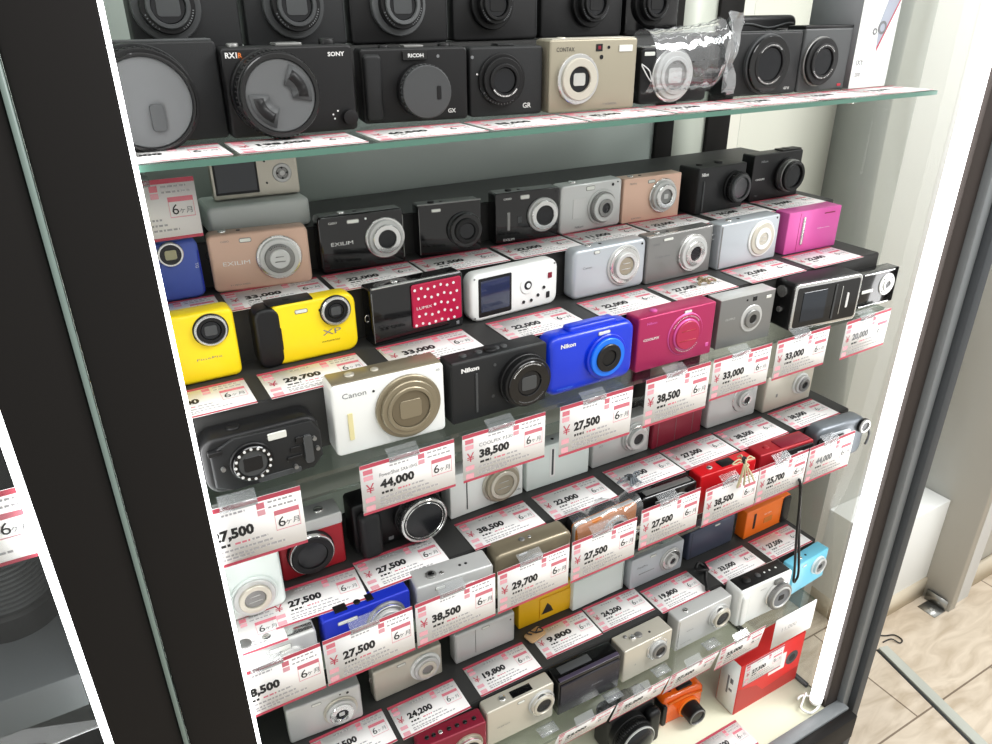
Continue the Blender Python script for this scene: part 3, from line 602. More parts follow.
for u, v in ((.59, .20), (.68, .20), (.76, .28), (.83, .42)): c.dot(u, v, 2, INKD, 'control_button', .001)
c.pad('delete_button', .90, .66, 6, 7, DREDM, .001, .001).dot(.955, .90, 1.3, GREYM).dot(.04, .92, 1.1, GREYM).dot(.04, .1, 1.1, GREYM).pad('mode_switch', .88, .24, 5, 8, INKD, .001, .001).lug(True, .3)
c = Cam('compact_camera', 'pale silver rounded camera with big flush lens, right of the screen-showing white one', 0.856, 1.047, 1.181, B2, .106, SILVER2, yaw=1, d=.022, r=.008, b=.0045, group=G2)
c.lens(.68, .53, [(.0265, .002, SILVER), (.0235, .004, CHROME, 'lens_barrel'), (.0175, .0075, SILVER), (.012, .006, CHAMP, 'lens_cover')]).cover(SILVER, .6, 'blade').flash(.30, .90, 8, 3.2).buttons(.25).txt('Canon', .12, .6, 3, INKG, w=14).dot(.93, .90, 1.5)
c = Cam('compact_camera', 'grey silver camera with chrome lens beside a beige dried twist, middle step', 1.048, 1.239, 1.181, B2, .106, GREYM, yaw=1, d=.022, r=.003, b=.002, group=G2)
c.lens(.69, .50, [(.0255, .003, CHROME), (.0225, .006, SILVER, 'lens_barrel'), (.0165, .008, CHROME), (.0095, .006, GLASSD, 'lens_glass')]).flash(.30, .89, 16, 3.2).txt('SONY', .08, .80, 2.4, INKG, w=11).txt('Cyber-shot', .12, .52, 3, INKG, w=26).buttons(.2).lug(False, .85, BLACK).top('top_plate', 0, 1, .8, CHROME, 0, .2)
c = Cam('compact_camera', 'light blue-grey silver camera with white lens face, left of the pink one', 1.253, 1.446, 1.174, B2, .106, SILVER2, yaw=1, d=.026, r=.003, b=.0025, group=G2)
c.lens(.70, .53, [(.0260, .002, WHITEP), (.0225, .004, SILVER3, 'lens_barrel'), (.0155, .0055, WHITEP), (.009, .0045, SILVER3, 'lens_cover')]).cover(SILVER, .6, 'blade').buttons(.22).lug(False, .7).dot(.94, .93, 1.4).pad('left_trim', .02, .5, 2, 58, GREYM, .0006, .0008)
c = Cam('compact_camera', 'bright pink camera with sliding front cover handle', 1.476, 1.655, 1.172, B2, .102, PINK, yaw=-2, d=.026, r=.002, b=.001, group=G2)
c.grip(.30, .18, .86, 5, 1.8, CHROME, r=.0024, name='slide_handle').txt('Cyber-shot', .58, .50, 2.2, INK, w=26).pad('top_slot', .78, .87, 22, 1.6, DREDM, .0004, .0006).pad('cover_seam', .22, .5, .6, 56, MAG, .0005, .0002)
# ---- second shelf, front row
c = Cam('rugged_camera', 'black rugged camera with white studs round the lens, front left of second shelf', .085, .262, 1.02, BZ, .094, BLACK, d=.030, r=.014, b=.004, group=G3)
q = bmesh.new(); o8 = lambda s_: [(.5 * s_ * c.w * x, .5 * s_ * c.h * z) for x, z in ((.98, .42), (.82, .92), (-.55, .98), (-.98, .6), (-.98, -.7), (-.7, -.98), (.78, -.95), (.98, -.55))]
slab(q, lambda i: [(x + .003, z + c.h / 2) for x, z in o8(.96 - i * 18)], -.0035, .001, .0022); finish('armour_plate', q, SATIN, c.o)
c.lens(.38, .50, [(.0195, .006, BLACK), (.0175, .010, GLOSSB, 'lens_housing'), (.0135, .009, DGREY)])
q = bmesh.new()
for k in range(16):
    a = 2 * math.pi * k / 16; lathe(q, [(.0013, -.0095), (.0013, -.0108), (0, -.0108)], c.lc[0] + .0155 * math.cos(a), c.lc[1] + .0155 * math.sin(a), 8)
finish('light_studs', q, INK, c.o); c.lp = .009; c.lr = .0125; c.cover(GLASSD, .9)
c.pad('flash', .62, .84, 17, 7, FLASHM, .005, .001).pad('bottom_step', .6, .1, 40, 6, DGREY, .004, .002).pad('ribbed_grip', .87, .45, 8, 30, DGREY, .0065, .003)
for u, v in ((.93, .62), (.74, .18), (.14, .5), (.95, .42)):
    q = bmesh.new(); lathe(q, [(.002, 0), (.002, -.0072), (0, -.0072)], c.X(u), c.Z(v), 12); finish('screw', q, GREYM, c.o)
for k, (u, v, w, h) in enumerate(((.76, .5, 10, 5), (.74, .34, 14, 4), (.80, .66, 7, 6), (.10, .8, 12, 4))): c.pad('relief', u, v, w, h, BLACK, .0048 + .0004 * k, .001)
c.knob(.3, 6, 2, BLACK)
c = Cam('compact_camera', 'white camera with huge bronze-grey lens ring and pale yellow grip strip', .288, .482, 1.025, BZ, .129, WHITEP, yaw=-2, d=.028, r=.005, b=.0022, group=G3)
c.lens(.655, .50, [(.0345, .0035, BRONZE), (.0300, .0075, BRONZE, 'lens_barrel'), (.0245, .0095, BRONZE), (.0205, .0075, paint('bronze_cover', 122, 112, 92, rough=.3, metal=.5), 'lens_cover')]).cover(BRONZE, .75)
c.txt('Canon', .09, .80, 5.6, INKG, w=24).dot(.36, .82, 1.3, INKD).pad('grip_strip', .14, .40, 5, 30, paint('pale_yellow_strip', 226, 216, 164, rough=.4), .0012, .0012).txt('HS', .93, .90, 2.4, INKG)
c.top('top_plate', .02, .98, 1.6, BRONZE, .06, .94).knob(.2, 5, 2, SILVER3, base=1.6).knob(.42, 4, 1.6, SILVER3, name='power_button', base=1.6)
c = Cam('compact_camera', 'matt black camera with wide black lens between the white and blue cameras', .497, .692, 1.025, BZ, .117, SATIN, yaw=0, d=.028, r=.003, b=.002, group=G3)
c.lens(.73, .50, [(.0300, .006, BLACK), (.0285, .014, BLACK, 'lens_barrel'), (.0255, .016, GLOSSB), (.0145, .0145, GLASSD, 'lens_cover')]).cover(DGREY, .85).marks(.0225, 55, 150, 22, p=.016).marks(.0225, 235, 320, 18, INKG, p=.016)
c.txt('Nikon', .10, .83, 5.2, INK, w=21, bold=.05).grip(.25, .12, .78, 3, 1.4, DGREY, r=.0012).dot(.44, .84, 1.8, DGREY).dot(.42, .32, 1.8, DGREY)
for u in (.18, .34, .52, .6): c.knob(u, 4, 2.2, DGREY, name='control_button')
c.knob(.46, 7.5, 3, BLACK, name='mode_dial').top('top_plate', .02, .98, .7, DGREY, 0, .12)
c = Cam('compact_camera', 'bright blue rounded waterproof camera with raised round lens', 0.694, 0.895, 1.022, BZ, .121, BLUE, yaw=0, d=.028, r=.014, b=.007, group=G3)
c.lens(.645, .50, [(.0275, .004, BLUE, 'lens_mount'), (.0235, .007, paint('bright_blue_ring', 22, 118, 240, rough=.25), 'lens_ring'), (.0170, .009, GLASSD, 'lens_glass'), (.0095, .0075, BLACK, 'lens_core')])
c.txt('Nikon', .13, .80, 5.2, INK, w=20, bold=.04).txt('COOLPIX', .10, .10, 2, paint('light_blue_ink', 96, 150, 246), w=22).flash(.62, .90, 16, 3.4)
for u in (.3, .42, .54): c.knob(u, 4, 2, BLUE, name='top_button')
q = bmesh.new(); rslab(q, c.w * .55, .009, .0044, .006, .022, .003, 0.004, c.h + .0005); finish('top_hump', q, BLUE, c.o)
c = Cam('compact_camera', 'magenta camera with large circular front lens ring, right of the blue one', 0.905, 1.105, 1.023, BZ, .117, MAG, yaw=-1, d=.026, r=.003, b=.002, group=G3)
c.lens(.61, .52, [(.0275, .0012, PINK), (.0265, .002, MAG, 'lens_surround'), (.0205, .004, PINK), (.0185, .006, paint('magenta_lens', 176, 40, 78, rough=.25), 'lens_cover')]).cover(paint('red_window', 190, 58, 66, rough=.3), .7, 'blade').marks(.0237, 40, 150, 22, p=.0022).marks(.0215, 220, 320, 16, p=.0042)
c.txt('Nikon', .10, .85, 3.2, PINK, w=15, bold=.03).txt('COOLPIX', .07, .56, 3.2, INK, w=24, bold=.02).flash(.62, .93, 11, 2.6).knob(.26, 4.5, 2.2, PINK).pad('corner_badge', .93, .2, 5, 5, PINK, .0005, .0008)
c = Cam('compact_camera', 'boxy flat silver camera with small dark lens, front row right of the magenta one', 1.124, 1.279, 1.024, BZ, .111, GREYM, yaw=-2, d=.024, r=.0012, b=.0008, group=G3)
c.lens(.60, .50, [(.0185, .0012, SILVER), (.0125, .004, GREYM, 'lens_barrel'), (.006, .003, GLASSD, 'lens_glass')]).pad('viewfinder', .62, .90, 7, 6, GLASSD, .0005, .0005).pad('flash', .88, .88, 9, 4, FLASHM, .0006, .0005).dot(.48, .90, 1.4).txt('OLYMPUS', .12, .56, 3, SILVER, w=16, rz=0).top('top_plate', 0, 1, .4, SILVER, 0, 1)
c = Cam('camcorder', 'black flip camcorder with silver-framed screen, front row near the right end', 1.333, 1.533, 1.008, BZ, .112, BLACK, yaw=-6, d=.036, r=.006, b=.002, group=G3, cat='video camera')
q = bmesh.new(); q2 = rrect
rslab(q, c.w * .99, c.h * .98, .006, -.004, 0, .0015, 0, c.h / 2); finish('silver_frame', q, CHROME, c.o)
c.pad('front_panel', .5, .5, c.w * 930, c.h * 850, GLOSSB, .0005, .004, y=-.004).pad('rear_screen', .30, .5, 42, 42, SCREEN, .0007, .001, y=-.0045).pad('divider', .60, .5, 3, 50, DGREY, .0012, .001, y=-.0045)
c.pad('slide_switch', .80, .48, 4, 22, INK, .0012, .002, y=-.0045).pad('thin_grille', .70, .5, 1.2, 40, CHROME, .001, .0005, y=-.0045)
for v, rr in ((.78, .008), (.40, .004)):
    q = bmesh.new(); lathe(q, [(rr, 0), (rr, -.003), (rr * .7, -.0035), (0, -.0035)], 0, 0, 24); o = finish('side_button', q, CHROME, c.o); o.rotation_euler = (0, 0, R(-90)); o.location = (-c.w / 2 + .0002, .018, c.Z(v))
c = Cam('compact_camera', 'small black camera with white round dial, last in the front row at right', 1.573, 1.715, 1.024, BZ, .088, GLOSSB, yaw=-1, d=.020, r=.002, b=.001, group=G3)
c.lens(.74, .56, [(.0165, .0015, WHITEP, 'lens_ring'), (.0095, .003, SILVER), (.005, .002, GLASSD, 'lens_glass')]).pad('pale_bar', .26, .48, 24, 5, FLASHM, .0006, .001).pad('front_edge', .5, .04, 66, 2, CHROME, .0006, .0004).pad('top_trim', .5, .96, 66, 2, CHROME, .0006, .0004)
for k in range(4):
    a = R(45 + 90 * k); c.dot(.74 + .0128 * math.cos(a) / c.w, .56 + .0128 * math.sin(a) / c.h, 1, INKD, 'dial_mark', .0019)

# ---- third shelf, step row
c = Cam('compact_camera', 'pale minty white camera with round lens, under the cut-off 27,500 tag', .040, .186, 1.115, C1, .128, MINT, d=.022, r=.008, b=.004, group=G4)
c.lens(.62, .36, [(.0255, .003, MINT), (.0225, .006, SILVER, 'lens_barrel'), (.0175, .009, SILVER3), (.0115, .007, GREYM, 'lens_cover')]).cover(SILVER, .6, 'blade').buttons(.3)
c = Cam('compact_camera', 'dark red camera with silver top and big black lens on the third shelf step', 0.195, 0.322, 1.172, C1, .120, REDM, yaw=-1, d=.030, r=.004, b=.0025, group=G4)
c.lens(.46, .46, [(.0275, .004, BLACK), (.0262, .010, CHROME, 'lens_ring'), (.0245, .012, BLACK, 'lens_barrel'), (.0175, .010, GLASSD, 'lens_glass')])
q = bmesh.new(); rslab(q, c.w * 1.01, .016, .003, -.0006, c.d + .0006, .0015, 0, c.h - .006); finish('top_cover', q, SILVER, c.o); c.knob(.7, 6, 3, CHROME, base=1.5, name='mode_dial').knob(.25, 5, 2, CHROME, base=1.5)
c = Cam('bridge_camera', 'black camera with thick hand grip and chrome-ringed lens', .345, .535, 1.178, C1, .118, BLACK, yaw=0, d=.034, r=.005, b=.003, group=G4)
c.lens(.72, .50, [(.0325, .008, BLACK, 'lens_mount'), (.0305, .020, BLACK, 'lens_barrel'), (.0305, .0235, CHROME, 'chrome_ring'), (.0275, .021, GLOSSB), (.0255, .0235, CHROME, 'inner_ring'), (.0245, .0215, GLASSD, 'lens_glass')]).knurl(.0307, .012, .019, BLACK, 44)
c.grip(.15, .0, .90, 27, 18, SATIN, r=.009).pad('white_badge', .40, .12, 7, 5, INKG, .0006, .0008).knob(.85, 8, 4, BLACK, name='mode_dial').top('hot_shoe', .5, .68, 3, DGREY)
c = Cam('compact_camera', 'white camera with translucent silver lens ring, beside the plain white one', 0.562, 0.748, 1.188, C1, .110, WHITEP, yaw=2, d=.026, r=.002, b=.0016, group=G4)
c.lens(.68, .48, [(.0285, .0035, SILVER3), (.0255, .008, CHAMP, 'lens_barrel'), (.0205, .010, SILVER3), (.0155, .0085, CHAMP, 'lens_cover')]).cover(SILVER, .6, 'blade').pad('grip_bar', .22, .45, 1.6, 44, DGREY, .0008, .0005).txt('14x', .90, .12, 4, INKG).buttons(.3)
c = Cam('compact_camera', 'plain white camera with a thin dark vertical bar, behind the blue-shadowed 22,000 tag', 0.757, 0.928, 1.188, C1, .108, MINT, yaw=-1, d=.024, r=.002, b=.0016, group=G4)
c.pad('grip_bar', .40, .56, 3, 42, DGREY, .0012, .0012).pad('grip_plate', .40, .56, 9, 48, WHITEP, .0006, .002).txt('LUMIX', .72, .70, 3, INKG, w=16).buttons(.3)
c = Cam('compact_camera', 'silver camera with round stepped lens, behind the grey bundle of ties', 0.942, 1.114, 1.19, C1, .108, SILVER, yaw=0, d=.024, r=.003, b=.002, group=G4)
c.lens(.72, .50, [(.0235, .003, SILVER), (.0205, .007, CHROME, 'lens_barrel'), (.0165, .011, SILVER), (.009, .009, GLASSD, 'lens_glass')]).flash(.35, .88, 12, 3.6).buttons(.25).txt('IXY', .1, .5, 3, INKG)
c = Cam('compact_camera', 'closed dark red camera half hidden by the second 38,500 tag', 1.12, 1.291, 1.188, C1, .108, DREDM, yaw=3, d=.024, r=.003, b=.002, group=G4)
for u in (.1, .45, .8): c.pad('cover_seam', u, .5, .7, 60, GREYM, .0005, .0003)
c.flash(.5, .8, 12, 3.6).buttons(.25)
c = Cam('compact_camera', 'light silver camera with circular brushed lens surround, under the first 33,000 tag', 1.309, 1.482, 1.188, C1, .110, SILVER, yaw=-1, d=.024, r=.005, b=.003, group=G4)
c.lens(.70, .56, [(.0235, .0012, CHROME), (.0225, .002, SILVER, 'lens_surround'), (.0150, .007, SILVER, 'lens_barrel'), (.010, .009, CHROME), (.006, .007, GLASSD, 'lens_glass')]).flash(.35, .88, 12, 3.6).buttons(.3)
c = Cam('compact_camera', 'champagne silver camera with white lens ring, at the right end of third shelf step', 1.500, 1.686, 1.175, C1, .108, SILVER3, yaw=0, d=.024, r=.003, b=.002, group=G4)
c.lens(.72, .55, [(.0185, .003, WHITEP), (.0160, .008, SILVER, 'lens_barrel'), (.0115, .011, GREYM), (.0065, .009, GLASSD, 'lens_glass')]).dot(.60, .93, 2).dot(.72, .95, 2.4).pad('badge', .25, .4, 4, 6, GREYM, .0004, .0005).buttons(.3)
# ---- third shelf, front row (behind the hanging tags)
c = Cam('compact_camera', 'silver camera with dial on top, behind the leftmost cut-off 38,500 tag', .04, .212, 1.030, CZ, .108, SILVER, yaw=-2, d=.026, r=.005, b=.003, group=G5)
c.lens(.7, .48, [(.0225, .004, CHROME), (.0185, .012, SILVER, 'lens_barrel'), (.012, .010, GLASSD, 'lens_glass')]).flash(.62, .86, 22, 6).knob(.30, 7.5, 3.4, GREYM, name='mode_dial').knob(.52, 5, 2.4, CHROME).top('top_ridge', .62, .98, 1.4, CHROME, .1, .5)
c = Cam('compact_camera', 'royal blue camera with silver flash window on the third shelf', .226, .398, 1.034, CZ, .110, BLUE2, yaw=0, d=.022, r=.004, b=.0022, group=G5)
c.lens(.70, .58, [(.0235, .003, GREYM), (.0215, .007, CHROME, 'lens_barrel'), (.0165, .010, SILVER), (.010, .008, GLASSD, 'lens_glass')]).flash(.27, .84, 22, 4).top('top_buttons', .16, .30, 1.6, BLACK, .25, .75).knob(.42, 4, 1.6, BLACK).top('top_switch', .52, .60, 1.4, BLACK, .25, .75)
c = Cam('compact_camera', 'silver camera with dials on its top, behind a 38,500 tag of the third shelf', .408, .570, 1.020, CZ, .112, SILVER, yaw=-5, d=.032, r=.004, b=.0025, group=G5)
c.lens(.68, .45, [(.0225, .004, CHROME), (.0185, .010, SILVER, 'lens_barrel'), (.012, .008, GLASSD, 'lens_glass')]).knob(.24, 6.5, 2.4, GREYM, .45, 'mode_dial').knob(.24, 4, 3.2, GLOSSB, .45, 'shutter_button').knob(.37, 3, 1.2, CHROME, .4, 'power_button').knob(.62, 1.8, .8, BLACK, .5, 'microphone_hole').knob(.70, 1.8, .8, BLACK, .5, 'microphone_hole').flash(.3, .86, 12, 4)
c = Cam('compact_camera', 'warm grey metal camera with rounded shoulders, behind the 29,700 tag', .584, .766, 1.024, CZ, .113, BRONZE, yaw=-2, d=.030, r=.009, b=.005, group=G5)
c.lens(.5, .45, [(.0225, .004, GREYM), (.0185, .008, BRONZE, 'lens_barrel'), (.012, .006, GLASSD, 'lens_glass')]).pad('name_plate', .34, .86, 12, 3, SILVER, .0006, .0008).knob(.4, 4, 1.6, GREYM).knob(.5, 2.4, 1.0, CHROME, name='power_button')
c = Cam('compact_camera', 'amber orange camera with silver rim inside a clear bag', .782, .955, 1.030, CZ, .108, AMBER, yaw=3, d=.026, r=.007, b=.003, group=G5)
q = bmesh.new(); rslab(q, c.w + .0016, c.h + .0010, .008, .0035, .0105, .001, 0, c.h / 2); finish('silver_rim', q, SILVER, c.o)
q = bmesh.new(); rslab(q, c.w + .0008, c.h + .0006, .008, .0106, .0258, .002, 0, c.h / 2); finish('rear_shell', q, BLACK, c.o)
c.lens(.62, .55, [(.0235, .003, CHROME), (.0215, .006, SILVER, 'lens_surround'), (.0165, .004, GLASSD, 'lens_glass')]).marks(.0225, 20, 160, 14, AMBER, p=.0062, sz=.0012)
g0 = P(.778, 1.022, CZ + .003); g1 = P(.958, 1.022, CZ + .003)
def bag2(u, v):
    a = v * 2 * math.pi; return (g0.x + (g1.x - g0.x) * u, g0.y + .019 - .026 * math.cos(a), g0.z + .002 + .0345 * (1 - math.sin(a)) + .004 * math.sin(u * 14))
crumple('clear_bag', 'clear plastic bag around the amber orange camera on the third shelf', bag2, 16, 16, BAGM, 9, .0010)
c = Cam('compact_camera', 'glossy black camera with rounded top and silver highlight, left of the red ones', .966, 1.130, 1.030, CZ, .110, GLOSSB, yaw=-2, d=.024, r=.007, b=.005, group=G5)
c.lens(.66, .50, [(.0235, .002, GREYM), (.0225, .005, GLOSSB, 'lens_barrel'), (.016, .007, BLACK), (.010, .006, GLASSD, 'lens_glass')]).pad('name_plate', .36, .80, 26, 4, GREYM, .0006, .0018).top('top_ridge', .1, .9, 1.0, GREYM, .2, .6)
c = Cam('compact_camera', 'bright red camera with black top slot, behind the beige bundle of ties', 1.142, 1.316, 1.028, CZ, .111, paint('bright_red_paint', 206, 26, 34, rough=.3), yaw=-3, d=.026, r=.003, b=.002, group=G5)
c.lens(.6, .45, [(.021, .003, GREYM), (.0185, .007, REDM, 'lens_barrel'), (.010, .006, GLASSD, 'lens_glass')]).top('top_slot', .42, .66, 1.6, BLACK, .2, .8).knob(.25, 4.5, 1.8, CHROME)
c = Cam('compact_camera', 'wine red camera with black lens cover and small white badge, behind the 25,700 tag', 1.330, 1.508, 1.018, CZ, .113, REDM, yaw=-4, d=.030, r=.003, b=.002, group=G5)
q = bmesh.new(); rslab(q, c.w * .58, .022, .003, -.003, .001, .0012, c.w * .19, c.h * .78); finish('black_cover', q, BLACK, c.o)
c.pad('white_badge', .72, .80, 10, 5, INK, .0042, .0008).knob(.22, 5, 2, REDM).top('top_ridge', .4, .95, 1.4, DREDM, .1, .8)
c = Cam('camcorder', 'silver grey hand-held camcorder with round end lens, front right of third shelf', 1.545, 1.728, 1.022, CZ, .116, paint('steel_grey', 112, 118, 124, rough=.35, metal=.4), yaw=-4, d=.030, r=.016, b=.008, group=G5, cat='video camera')
c.lens(.90, .80, [(.0125, .004, BLACK), (.0115, .007, SILVER, 'lens_ring'), (.008, .005, GLASSD, 'lens_glass')]).pad('bright_panel', .45, .72, 44, 16, SILVER2, .002, .005).pad('blue_window', .40, .72, 24, 8, SCREEN, .003, .002).pad('front_shell', .08, .60, 14, 26, BLACK, .003, .005)
q = bmesh.new(); tube(q, spline([(c.w / 2 - .002, .0, c.Z(.75)), (c.w / 2 + .004, -.004, c.Z(.6)), (c.w / 2 + .005, -.004, c.Z(.4)), (c.w / 2 + .003, -.003, c.Z(.25))]), .0018); finish('wrist_strap', q, DGREY, c.o)

# ---- lowest shelf, step row
c = Cam('compact_camera', 'silver camera with round pale lens, leftmost on the lowest step', .158, .326, 1.205, D1, .104, SILVER, yaw=-4, d=.022, r=.004, b=.003, group=G6)
c.lens(.70, .48, [(.0235, .003, SILVER3), (.0205, .007, SILVER, 'lens_barrel'), (.0165, .010, CHROME), (.0085, .008, GLASSD, 'lens_glass')]).cover(SILVER, .6).dot(.82, .90, 2, INKD).dot(.72, .92, 1.2, INKD).flash(.4, .88, 12, 3.6)
c = Cam('compact_camera', 'warm silver camera with white round lens, behind the 24,200 tag of the lowest step', .364, .540, 1.220, D1, .096, SILVER3, yaw=0, d=.022, r=.003, b=.003, group=G6)
c.lens(.74, .52, [(.0235, .003, WHITEP), (.0195, .008, SILVER, 'lens_barrel'), (.0145, .010, SILVER3), (.0085, .008, GREYM, 'lens_cover')]).lug(False, .6).flash(.4, .88, 12, 3.6)
c = Cam('compact_camera', 'plain grey silver camera, behind the 19,800 tag of the lowest step', .578, .748, 1.222, D1, .098, SILVER, yaw=-1, d=.022, r=.004, b=.004, group=G6)
c.pad('front_seam', .33, .55, .8, 46, GREYM, .0004, .0003).dot(.92, .80, 1.4, INKD).flash(.5, .88, 12, 3.6)
c = Cam('yellow_carton_camera', 'deep yellow boxy camera with dark emblem, behind the wooden key tag', .775, .945, 1.245, D1, .100, YELLOWD, yaw=-1, d=.024, r=.002, b=.001, group=G6)
c.pad('front_panel', .66, .42, 58, 40, YELLOWD, .0016, .001)
q = bmesh.new(); q.faces.new([q.verts.new((c.X(u), -.0019, c.Z(v))) for u, v in ((.40, .22), (.62, .22), (.58, .40), (.51, .56), (.46, .40))]); finish('dark_emblem', q, INKD, c.o)
c.o.name = 'compact_camera'
c = Cam('compact_camera', 'plain off-white camera turned sideways, behind the right-hand 24,200 tag', .935, 1.110, 1.230, D1, .100, MINT, yaw=1, d=.024, r=.002, b=.002, group=G6)
c.pad('front_seam', .97, .5, .8, 52, GREYM, .0004, .0003)
c = Cam('compact_camera', 'silver camera with small dark round lens, behind the right-hand 19,800 tag', 1.120, 1.312, 1.215, D1, .104, SILVER2, yaw=0, d=.022, r=.004, b=.002, group=G6)
c.lens(.74, .52, [(.0225, .002, SILVER), (.0195, .005, CHROME, 'lens_barrel'), (.0125, .009, SILVER), (.0065, .007, GLASSD, 'lens_glass')]).txt('FinePix', .12, .62, 4, INKG, w=22).pad('grip_line', .3, .42, 34, 1.2, GREYM, .0005, .0004).flash(.4, .88, 12, 3.6)
c = Cam('compact_camera', 'dark slate blue camera behind the flat 33,000 tag of the lowest step', 1.346, 1.528, 1.228, D1, .100, paint('slate_blue', 74, 80, 98, rough=.3, metal=.3), yaw=0, d=.024, r=.003, b=.002, group=G6)
c.pad('front_seam', .06, .5, .8, 54, DGREY, .0004, .0003).flash(.6, .9, 12, 3)
c = Cam('compact_camera', 'orange rugged camera with black end grip, right end of the lowest step', 1.562, 1.755, 1.215, D1, .100, ORANGE, yaw=1, d=.022, r=.002, b=.0015, group=G6)
q = bmesh.new(); rslab(q, .022, c.h * .98, .006, -.003, .0225, .003, c.w / 2 - .009, c.h * .49); finish('end_grip', q, BLACK, c.o)
c.pad('grip_slot', .20, .55, 6, 34, BLACK, .0006, .0008).txt('RICOH', .42, .62, 3, INK, w=18).pad('front_relief', .52, .40, 22, 12, AMBER, .0008, .001).lug(True, .9)
# ---- lowest shelf, front row
c = Cam('compact_camera', 'dark magenta camera with beaded top edge, cut off by the bottom of the photo', .402, .566, 1.050, DZ, .108, DREDM, yaw=-4, d=.028, r=.004, b=.003, group=G7)
c.lens(.70, .50, [(.0225, .003, CHAMP), (.0195, .008, CHROME, 'lens_barrel'), (.0145, .006, GLASSD, 'lens_glass')])
for u in (.15, .25, .35, .48, .60, .72, .86): c.knob(u, 3.2, 2.0, GLOSSB if u != .35 else CHROME, .45, 'top_button')
c = Cam('compact_camera', 'silver camera with dark round lens, left of the black folding one on lowest shelf', 0.573, 0.758, 1.055, DZ, .116, SILVER3, yaw=-1, d=.024, r=.004, b=.0022, group=G7)
c.lens(.80, .62, [(.0215, .003, SILVER), (.0195, .008, CHROME, 'lens_barrel'), (.0165, .010, SILVER3), (.0125, .008, GLASSD, 'lens_glass')]).txt('FUJIFILM', .15, .42, 2.8, INKG, w=20).knob(.28, 5.5, 2.6, CHROME).top('top_slot', .40, .70, 1.0, GLOSSB, .2, .7).lug(True, .3).flash(.5, .88, 11, 3.6)
c = Cam('compact_camera', 'black camera with purplish ribbed top cover, between two silver ones on lowest shelf', 0.768, 0.954, 1.045, DZ, .112, GLOSSB, yaw=-1, d=.032, r=.002, b=.0015, group=G7)
c.pad('slide_cover', .5, .60, c.w * 960, c.h * 600, paint('aubergine_black', 34, 30, 38, rough=.25), .0028, .001).txt('FinePix', .52, .50, 3.4, INKG, w=20, y=-.0031).top('top_ridge', .02, .98, 1.6, paint('aubergine_ridge', 84, 76, 96, rough=.3, metal=.4), .02, .22).top('top_ridge', .10, .60, 1.4, DGREY, .4, .8).lug(True, .7, SILVER)
c = Cam('compact_camera', 'silver camera with octagonal lens bezel and dials on top, lowest shelf', 0.968, 1.129, 1.045, DZ, .110, SILVER3, yaw=0, d=.034, r=.003, b=.002, group=G7)
q = bmesh.new(); slab(q, lambda i: [(c.X(.68) + (.0215 - i) * math.cos(R(22.5 + 45 * k)), c.Z(.62) + (.0215 - i) * math.sin(R(22.5 + 45 * k))) for k in range(8)], -.002, .0005, .0008); finish('octagon_bezel', q, CHROME, c.o, 20)
c.lens(.68, .62, [(.0165, .006, SILVER, 'lens_barrel'), (.0135, .010, GREYM), (.009, .008, GLASSD, 'lens_glass')]).txt('OLYMPUS', .22, .40, 2.6, INKG, w=4, rz=0).knob(.20, 3, 2.4, GREYM, .7, 'top_button').knob(.30, 5, 3.2, CHROME, .5).knob(.42, 6, 2.6, GREYM, .5, 'mode_dial').knob(.62, 2, .8, INKD, .4, 'microphone_hole').lug(False, .7)
c = Cam('compact_camera', 'brushed silver camera with dark round lens, left of the white one with black top', 1.158, 1.355, 1.055, DZ, .112, SILVER, yaw=0, d=.026, r=.003, b=.002, group=G7)
c.lens(.76, .56, [(.0225, .003, SILVER), (.0205, .009, CHROME, 'lens_barrel'), (.0175, .012, SILVER3), (.0135, .010, GLASSD, 'lens_glass')]).txt('Canon', .18, .50, 3, INKG, w=14).knob(.22, 5, 2, CHROME).txt('10.0 MEGA PIXELS', .08, .16, 1.8, INKG, w=24).pad('left_trim', .03, .5, 1.6, 60, CHROME, .0006, .0006)
c = Cam('compact_camera', 'white camera with black control panel on top and grey lens, lowest shelf', 1.366, 1.565, 1.032, DZ, .130, WHITEP, yaw=-2, d=.036, r=.006, b=.004, group=G7)
c.lens(.72, .52, [(.0265, .005, CHROME), (.0255, .012, GREYM, 'lens_barrel'), (.0215, .014, SILVER), (.0185, .012, paint('lens_cover_grey', 110, 114, 120, rough=.3), 'lens_cover')]).cover(INKD, .45).knurl(.0257, .006, .011, GREYM, 44)
c.top('top_plate', .04, .96, 1.2, BLACK, .10, .90, .0005).knob(.22, 8, 3.6, BLACK, .5, 'mode_dial', base=1.2).knob(.45, 5, 2.2, DGREY, .5, base=1.2)
for u in (.58, .68, .80): c.knob(u, 1.8, .8, WHITEP, .5, 'top_mark', base=1.2)
c.pad('hinge_block', .70, .90, 16, 7, GREYM, .006, .001).grip(.10, .05, .85, 14, 4, WHITEP, r=.005).txt('CASIO', .38, .80, 2.4, INKG, w=14)
c = Cam('compact_camera', 'sky blue camera with white-ringed lens, right end of the lowest shelf', 1.598, 1.762, 1.052, DZ, .108, LBLUE, yaw=4, d=.024, r=.003, b=.002, group=G7)
c.lens(.72, .60, [(.0185, .003, WHITEP), (.0165, .008, SILVER, 'lens_barrel'), (.0125, .006, GREYM, 'lens_cover')]).cover(INKD, .5).flash(.3, .86, 10, 3.4).buttons(.3)
